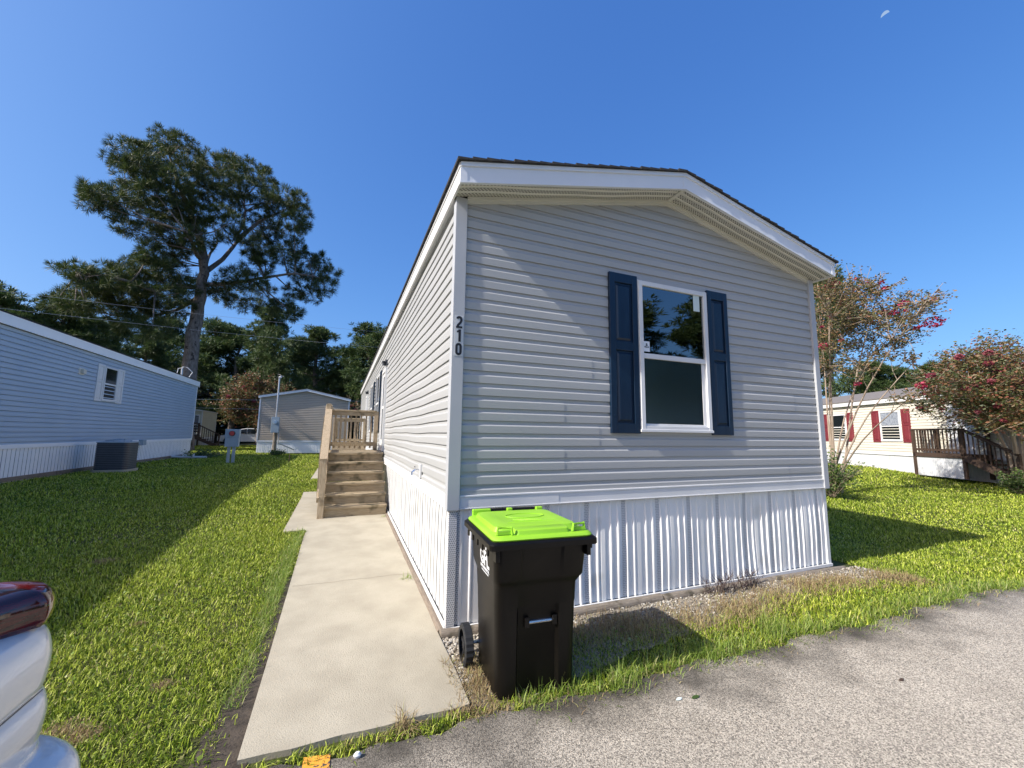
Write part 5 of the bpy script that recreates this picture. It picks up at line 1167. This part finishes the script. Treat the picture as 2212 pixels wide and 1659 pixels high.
# shrub at the right rear of the home
def shrub(name, label, base, n, h, r, lsize, m, tw=26):
    o = thing(name, tuple(base), label, 'shrub'); mb = MB(); T = []
    for k in range(tw):
        a = random.uniform(0, 6.28); q = random.uniform(.1, 1); tip = base+Vector((math.cos(a)*r*q, math.sin(a)*r*q, h*random.uniform(.45, 1)*(1.15-.5*q))); mb.tube([base, base.lerp(tip, .5)+Vector((0, 0, h*.1)), tip], [.010, .007, .003], 4)
        u = rng.uniform(.2, 1, n//tw)[:, None]; T.append(np.array(base)+u*(np.array(tip)-np.array(base))+rng.normal(size=(len(u), 3))*.05+np.array([0, 0, h*.1])*(1-abs(2*u-1)))
    mb.build('stems', M_['bark2'], o); leaves('foliage', np.concatenate(T), lsize, m, o); return o
sb_ = P(1798, 1052, 13.0); sb_.z = g(sb_.x, sb_.y); shrub('shrub', 'leafy green shrub at the foot of the near crape myrtle', sb_, 2600, 1.25, .85, .035, M_['leafg'], 60)
s2 = P(2200, 1042, 18.6); s2.z = g(s2.x, s2.y); shrub('shrub', 'low yellowish shrub under the far crape myrtle at the right edge', s2, 1500, .8, .6, .04, M_['leafg'])
for (pxx, pyy, dd, hh, rr0, lab) in ((440, 985, 22.5, .35, 1.0, 'low leafy weeds off the far corner of the blue-grey home'), (600, 975, 24.3, .3, .5, 'small weed clump at the foot of the meter post'),):
    s3 = P(pxx, pyy, dd); s3.z = g(s3.x, s3.y); shrub('weed_clump', lab, s3, 1200, hh, rr0, .04, M_['leafg'])
# leafless dark weeds by the timber
for (x, y, h, r, lab) in ((2.75, -.12, .16, .34, 'dry dark twiggy weed in the gravel against the right-hand timber'), ):
    o = thing('dead_weed', (x, y, 0), lab, 'weed'); mb = MB()
    for k in range(70):
        a = random.uniform(0, 6.28); b0 = Vector((x+random.uniform(-.35, .35), y+random.uniform(-.04, .04), 0)); tip = b0+Vector((math.cos(a)*r*.4, math.sin(a)*r*.15-.02, h*random.uniform(.4, 1.1))); mb.tube([b0, b0.lerp(tip, .5)+Vector((0, 0, .02)), tip], [.003, .0022, .0012], 4)
        for j in range(2): t2_ = tip+Vector((random.uniform(-.05, .05), random.uniform(-.03, .03), random.uniform(-.01, .04))); mb.tube([b0.lerp(tip, .7), t2_], [.0018, .001], 3)
    mb.build('twigs', mat('dark_twigs', (.07, .045, .04), .8), o)

# ------------------------------------------------------------------ grass
def blades(name, X, Y, ln, wd, m, lean=.55, kind='stuff', label=None, cat=None, z=None, parent=None):
    n = len(X); Z = (gz(X, Y) if z is None else z)-.010; a = rng.uniform(0, 2*np.pi, n); L_ = ln*rng.uniform(.55, 1.3, n); wd_ = wd*rng.uniform(.7, 1.3, n)
    le = lean*rng.uniform(.2, 1.5, n); dx = np.cos(a); dy = np.sin(a); b = a+np.pi/2+rng.uniform(-.7, .7, n); px_ = np.cos(b)*wd_/2; py_ = np.sin(b)*wd_/2
    base = np.stack([X, Y, Z], 1); P1 = np.stack([px_, py_, np.zeros(n)], 1)
    t1 = np.minimum(le*.55, 1.1); t2 = np.minimum(le*1.25, 1.75)
    h1 = np.stack([dx*L_*.5*np.sin(t1), dy*L_*.5*np.sin(t1), L_*.5*np.cos(t1)], 1); h2 = h1+np.stack([dx*L_*.5*np.sin(t2), dy*L_*.5*np.sin(t2), L_*.5*np.cos(t2)], 1)
    v = np.stack([base-P1, base+P1, base+h1+P1*.8, base+h2, base+h1-P1*.8], 1).reshape(-1, 3); i = np.arange(n)*5
    fsz = np.tile([4, 3], n); o = raw_mesh(name, v, fsz, np.stack([i, i+1, i+2, i+4, i+4, i+2, i+3], 1).ravel(), m, parent)
    if kind: o['kind'] = kind
    if label: o['label'] = label; o['category'] = cat
    return o
def lawn_mask(X, Y):
    m = np.ones(len(X), bool)
    m &= ~((X > -.08) & (X < W+.03) & (Y > -.03))
    edge = -1.17+.02*np.sin(Y*3.7)-.0*X
    m &= ~((X > edge-.0) & (X < 0.05) & (Y > -.87) & (Y < 3.42)); m &= ~((X > -1.47) & (X < .05) & (Y > 3.38) & (Y < 6.82)); m &= ~((X > -1.52) & (X < .05) & (Y > 9.2) & (Y < 15.5))
    m &= ~((X > NX-4.5) & (X < NX+.07) & (Y > -.2) & (Y < 21)); m &= ~((X > -5.2) & (X < -.5) & (Y > 23.35))
    m &= Y > verge(X)+rng.normal(.02, .035, len(X))
    m &= ~((abs(X-.325) < .25) & (abs(Y+.615) < .24)); m &= ~((abs(X-ax) < .47) & (abs(Y-ay) < .47))
    # gravel bed in front of the skirt, and the bare soil by the walk
    bed = (X > -.1) & (X < 4.8) & (Y > -.43+.08*np.sin(X*2.2)+.03*np.sin(X*9)-.36*(X < .45)+rng.normal(0, .05, len(X))) 
    m &= ~bed
    soil = (X > -1.27+.04*np.sin(Y*6)) & (X < -1.1) & (Y < 1.6); m &= ~(soil & (rng.uniform(0, 1, len(X)) < np.where(Y < 0, .93, .75)))
    soil2 = (X > -1.38) & (X < -1.1) & (Y < -.55); m &= ~(soil2 & (rng.uniform(0, 1, len(X)) < .7))
    # a few thin dry patches
    for (cx, cy, r) in ((-1.95, -.28, .07), (-1.85, -.36, .05), (-1.66, -.02, .04), (-3.0, 2.6, .10)):
        m &= ~(((X-cx)**2+(Y-cy)**2 < r*r) & (rng.uniform(0, 1, len(X)) < .6))
    return m
def in_view(X, Y, mg=.10):
    dx = X-CAMP.x; dy = Y-CAMP.y; a = np.arctan2(dx, dy); return (a > YAW-rad(54)-mg) & (a < YAW+rad(54)+mg)
bandz = [(0, 4.2, 11500, .040, .0048), (4.2, 7, 7000, .044, .0066), (7, 11, 3400, .047, .0098), (11, 17, 1500, .052, .0145), (17, 27, 560, .062, .023), (27, 42, 180, .08, .045)]
XX = []; YY = []; LL = []; WWd = []
for (r0, r1, dn, ln, wd) in bandz:
    a0 = YAW-rad(56); a1 = YAW+rad(56); area = (a1-a0)/2*(r1**2-r0**2); n = int(area*dn)
    rr1 = np.sqrt(rng.uniform(r0**2, r1**2, n)); aa = rng.uniform(a0, a1, n); X = CAMP.x+rr1*np.sin(aa); Y = CAMP.y+rr1*np.cos(aa)
    # clumping
    cl = (np.sin(X*7.1+1.3*np.sin(Y*5.3))*np.sin(Y*6.3+1.7*np.sin(X*4.1)))*.5+.5
    m = lawn_mask(X, Y) & (rng.uniform(0, 1, n) < .72+.28*cl) & ~((Y < -.9) & (X < -1.2) & (rng.uniform(0, 1, n) < .9)); X, Y = X[m], Y[m]
    XX.append(X); YY.append(Y); LL.append(np.full(len(X), ln)); WWd.append(np.full(len(X), wd))
X = np.concatenate(XX); Y = np.concatenate(YY); LL = np.concatenate(LL); WWd = np.concatenate(WWd)
hvar = 1+.35*np.sin(X*1.7+.6*np.sin(Y*2.2))*np.sin(Y*1.3)
blades('lawn_grass', X, Y, LL*hvar, WWd, M_['grass'], lean=1.05, label='mown green grass covering the lawns between the homes', cat='grass')
dp = [(cx+rng.normal(0, r*.6, int(9000*r)), cy+rng.normal(0, r*.5, int(9000*r))) for (cx, cy, r) in ((-1.95, -.28, .07), (-1.85, -.36, .06), (-1.66, -.02, .05), (-3.0, 2.6, .10), (-2.1, .9, .03))]
blades('dry_grass', np.concatenate([a for a, b in dp]), np.concatenate([b for a, b in dp]), .035, .0036, M_['dry'], lean=1.5, label='small brown withered patches in the left lawn', cat='grass')
nw = 15000; rw = np.sqrt(rng.uniform(1.2**2, 9**2, nw)); aw = rng.uniform(YAW-rad(56), YAW+rad(56), nw); Xw = CAMP.x+rw*np.sin(aw); Yw = CAMP.y+rw*np.cos(aw); cw = np.sin(Xw*2.3+1)*np.sin(Yw*1.9+.4*np.sin(Xw*3)); mw_ = lawn_mask(Xw, Yw) & (cw > -.1) & (Yw > -.85); Xw, Yw = Xw[mw_], Yw[mw_]
wo = leaves('lawn_weeds', np.stack([Xw, Yw, gz(Xw, Yw)+rng.uniform(.012, .032, len(Xw))], 1), .011, M_['weed'], None, .8); tag(wo, 'small broad-leaved weeds mixed into the near lawn', 'weeds', None, 'stuff')
nt2 = 9000; rw = np.sqrt(rng.uniform(1.2**2, 8**2, nt2)); aw = rng.uniform(YAW-rad(56), YAW+rad(56), nt2); Xw = CAMP.x+rw*np.sin(aw); Yw = CAMP.y+rw*np.cos(aw); mw_ = lawn_mask(Xw, Yw) & (Yw > -.85)
blades('thatch', Xw[mw_], Yw[mw_], .05, .0042, M_['dry'], lean=2.2, label='dead straw lying in the near lawn', cat='grass')
nr = 5200; Xr = rng.uniform(.2, 7, nr); Yr = verge(Xr)+rng.normal(-.01, .055, nr); cr = np.sin(Xr*3.3+1)*np.sin(Xr*7.7)*.5+.5; kr = rng.uniform(0, 1, nr) < .2+.8*cr
blades('verge_runners', Xr[kr], Yr[kr], .075, .0042, M_['weed'], lean=2.3, label='flat grass runners creeping from the verge onto the asphalt', cat='grass')
kr = rng.uniform(0, 1, nr) < .35*(1-cr)+.1; blades('verge_straw', Xr[kr], Yr[kr]-.02, .06, .0038, M_['dry'], lean=2.3, label='dead straw strewn along the edge of the asphalt', cat='grass')
# longer tufts at the walk edge, along the road verge and around the bin
n = 5200; Xe = -1.20-np.abs(rng.normal(0, .07, n)); Ye = rng.uniform(-.4, 3.4, n); m = rng.uniform(0, 1, n) < .35+.65*sm(.2, 1.4, Ye)
blades('edge_grass', Xe[m], Ye[m], .085, .0038, M_['weed'], lean=1.3, label='longer grass leaning over the left edge of the walkway', cat='grass')
n = 5200; Xv = rng.uniform(.15, 6, n); Yv = verge(Xv)+np.abs(rng.normal(.02, .10, n)); cl = np.sin(Xv*5.3)*np.sin(Xv*12.1+1)*.5+.5; m = rng.uniform(0, 1, n) < .25+.75*cl
blades('verge_grass', Xv[m], Yv[m], .10, .0046, M_['weed'], lean=1.0, label='coarse longer grass along the edge of the road', cat='grass')
n = 24000; Xd = rng.uniform(-.02, 4.95, n); Yd = -.40+.08*np.sin(Xd*2.2)+np.where(Xd < .45, -.22, 0)+rng.normal(0, .12, n); cl = np.sin(Xd*3.1+.5)*np.sin(Xd*8.3)*.5+.5
m = (rng.uniform(0, 1, n) < .15+.85*cl) & (Yd < -.08) & (Yd > verge(Xd)+.0) & ~((abs(Xd-.325) < .26) & (abs(Yd+.615) < .25))
blades('dry_grass', Xd[m], Yd[m], .075, .0036, M_['dry'], lean=1.1, label='brown withered grass between the gravel and the green verge', cat='grass')
n = 1500; Xd = rng.uniform(-.12, .12, n); Yd = rng.uniform(-.95, -.35, n); blades('dry_grass', Xd, Yd, .06, .0036, M_['dry'], lean=1.2, label='brown withered grass between the walkway and the bin', cat='grass')
n = 900; Xd = rng.uniform(-.9, .35, n); Yd = -.90+rng.normal(0, .025, n); m = rng.uniform(0, 1, n) < (np.sin(Xd*9)*.5+.5); blades('dry_grass', Xd[m], Yd[m], .035, .0034, M_['dry'], lean=1.5, label='withered grass in the joint between walkway and road', cat='grass')
def tuft_thing(x, y, n, ln, m, label, lean=1.4, cat='weed', name='grass_tuft', sp=.02):
    o = thing(name, (x, y, g(x, y)), label, cat); X = x+rng.normal(0, sp, n); Y = y+rng.normal(0, sp, n); blades('blade_cluster', X, Y, ln, .0034, m, lean=lean, kind=None, parent=o, z=gz(X, Y)+.01); return o
tuft_thing(-.42, -.87, 90, .12, M_['dry'], 'dead spidery grass tuft at the middle of the front edge of the walkway', 1.7)
tuft_thing(-.17, -.86, 50, .08, M_['dry'], 'small dead grass tuft at the right end of the front edge of the walkway', 1.6)
tuft_thing(-.12, 1.15, 40, .10, M_['weed'], 'thin weed growing from the joint between walkway and skirting', 1.5)
tuft_thing(-.09, 3.95, 30, .07, M_['weed'], 'yellow-green weed at the foot of the wooden steps', 1.2)
tuft_thing(1.55, -.93, 120, .15, M_['weed'], 'leafy grass clump at the verge just right of the bin shadow', 1.0, sp=.05)
tuft_thing(2.25, -.86, 120, .17, M_['weed'], 'tallest grass clump on the verge with long drooping blades', 1.0, sp=.05)
tuft_thing(.85, -.98, 110, .11, M_['weed'], 'grass clump at the verge in front of the bin shadow', 1.0, sp=.05)

# gravel stones
def stones(name, X, Y, r, m, label):
    n = len(X); base = np.array([(1, 0, 0), (-1, 0, 0), (0, 1, 0), (0, -1, 0), (0, 0, 1), (0, 0, -1)], float)
    F8 = np.array([(0, 2, 4), (2, 1, 4), (1, 3, 4), (3, 0, 4), (2, 0, 5), (1, 2, 5), (3, 1, 5), (0, 3, 5)])
    s = r*rng.uniform(.5, 1.4, (n, 1, 1))*rng.uniform(.6, 1.2, (n, 1, 3))*np.array([1, 1, .6]); v = base[None]*s*(1+rng.uniform(-.25, .25, (n, 6, 1)))
    a = rng.uniform(0, 6.28, n); c, s_ = np.cos(a), np.sin(a); vx = v[:, :, 0]*c[:, None]-v[:, :, 1]*s_[:, None]; vy = v[:, :, 0]*s_[:, None]+v[:, :, 1]*c[:, None]
    V = np.stack([vx+X[:, None], vy+Y[:, None], v[:, :, 2]+(gz(X, Y)+.002)[:, None]], 2).reshape(-1, 3); idx = (F8[None]+np.arange(n)[:, None, None]*6).ravel()
    o = raw_mesh(name, V, np.full(n*8, 3), idx, m); tag(o, label, 'gravel', None, 'stuff'); return o
n = 6500; X = rng.uniform(-.08, 4.8, n); Y = rng.uniform(-.62, -.07, n); m = (Y > -.36+.08*np.sin(X*2.2)-.25*(X < .45)) & (rng.uniform(0, 1, n) < .35+.65*(np.sin(X*2.7+1)*np.sin(X*6.1+Y*7) > -.2)); stones('gravel', X[m], Y[m], .011, M_['stone'], 'pale gravel bed at the foot of the gable skirting')
n = 500; X = rng.uniform(-.10, .06, n); Y = rng.uniform(-.62, -.05, n); stones('gravel', X, Y, .014, M_['stone'], 'pale gravel beside the wheel of the bin')
n = 1400; X = rng.uniform(-.9, 5, n); Y = verge(X)-np.abs(rng.normal(0, .10, n)); stones('loose_grit', X, Y, .0045, M_['stone'], 'loose grit scattered on the road edge')
pebble = thing('pebble', (-.64, -.985, .01), 'white pebble lying on the asphalt beside the orange paint mark', 'stone')
MB().loft([[(-.64+r*math.cos(t), -.985+r*.7*math.sin(t), z) for t in np.linspace(0, 6.28, 10, endpoint=False)] for z, r in ((.008, .014), (.018, .018), (.028, .009))]).build('stone', M_['logo'], pebble, smooth='auto')
for (x, y, l, m, lab) in ((1.12, -1.22, .03, 'leafg', 'small green leaf on the asphalt near the bin'), (2.42, -1.55, .024, 'brownwood', 'dark curled leaf lying alone on the asphalt'), (1.02, -1.20, .022, 'paper', 'pale leaf on the asphalt beside the green one')):
    o = thing('fallen_leaf', (x, y, g(x, y)), lab, 'leaf'); mb = MB(); z = g(x, y)+.009
    ps = [(x-l, y, z), (x-l*.3, y+l*.35, z+.004), (x+l*.5, y+l*.25, z+.006), (x+l, y, z+.003), (x+l*.4, y-l*.3, z), (x-l*.4, y-l*.3, z)]
    mb.add(ps+[(p[0], p[1], p[2]+.001) for p in ps], [tuple(range(5, -1, -1)), tuple(range(6, 12))]); mb.build('blade', M_[m], o)

# ------------------------------------------------------------------ moon
mp = P(1912, 33, 900); r = 900*6.5/FPX; d_ = (CAMP-mp).normalized(); ux = _r; uy = d_.cross(ux).normalized(); uy = -uy if uy.z < 0 else uy
ang = rad(38); e1 = ux*math.cos(ang)+uy*math.sin(ang); e2 = -ux*math.sin(ang)+uy*math.cos(ang); n = 16; out = []; inn = []
for k in range(n+1):
    t = rad(-90+180*k/n); out.append(mp+e1*0+(-e2.lerp(e2, 0)*0)+e2*(math.cos(t)*r)+e1*(math.sin(t)*r)); inn.append(mp+e2*(math.cos(t)*r*.15)+e1*(math.sin(t)*r))
mb = MB(); mb.add(out+inn+[p-d_*2 for p in out+inn], [(k, k+1, n+2+k, n+1+k) for k in range(n)]+[(2*n+2+n+1+k, 2*n+2+n+2+k, 2*n+2+k+1, 2*n+2+k) for k in range(n)])
mo = mb.build('moon', mat('moonlight', (.02, .02, .02), 1, emis=((.42, .60, .90), .62)), None); tag(mo, 'pale half moon high in the blue sky at the upper right', 'moon')
bpy.context.view_layer.update()
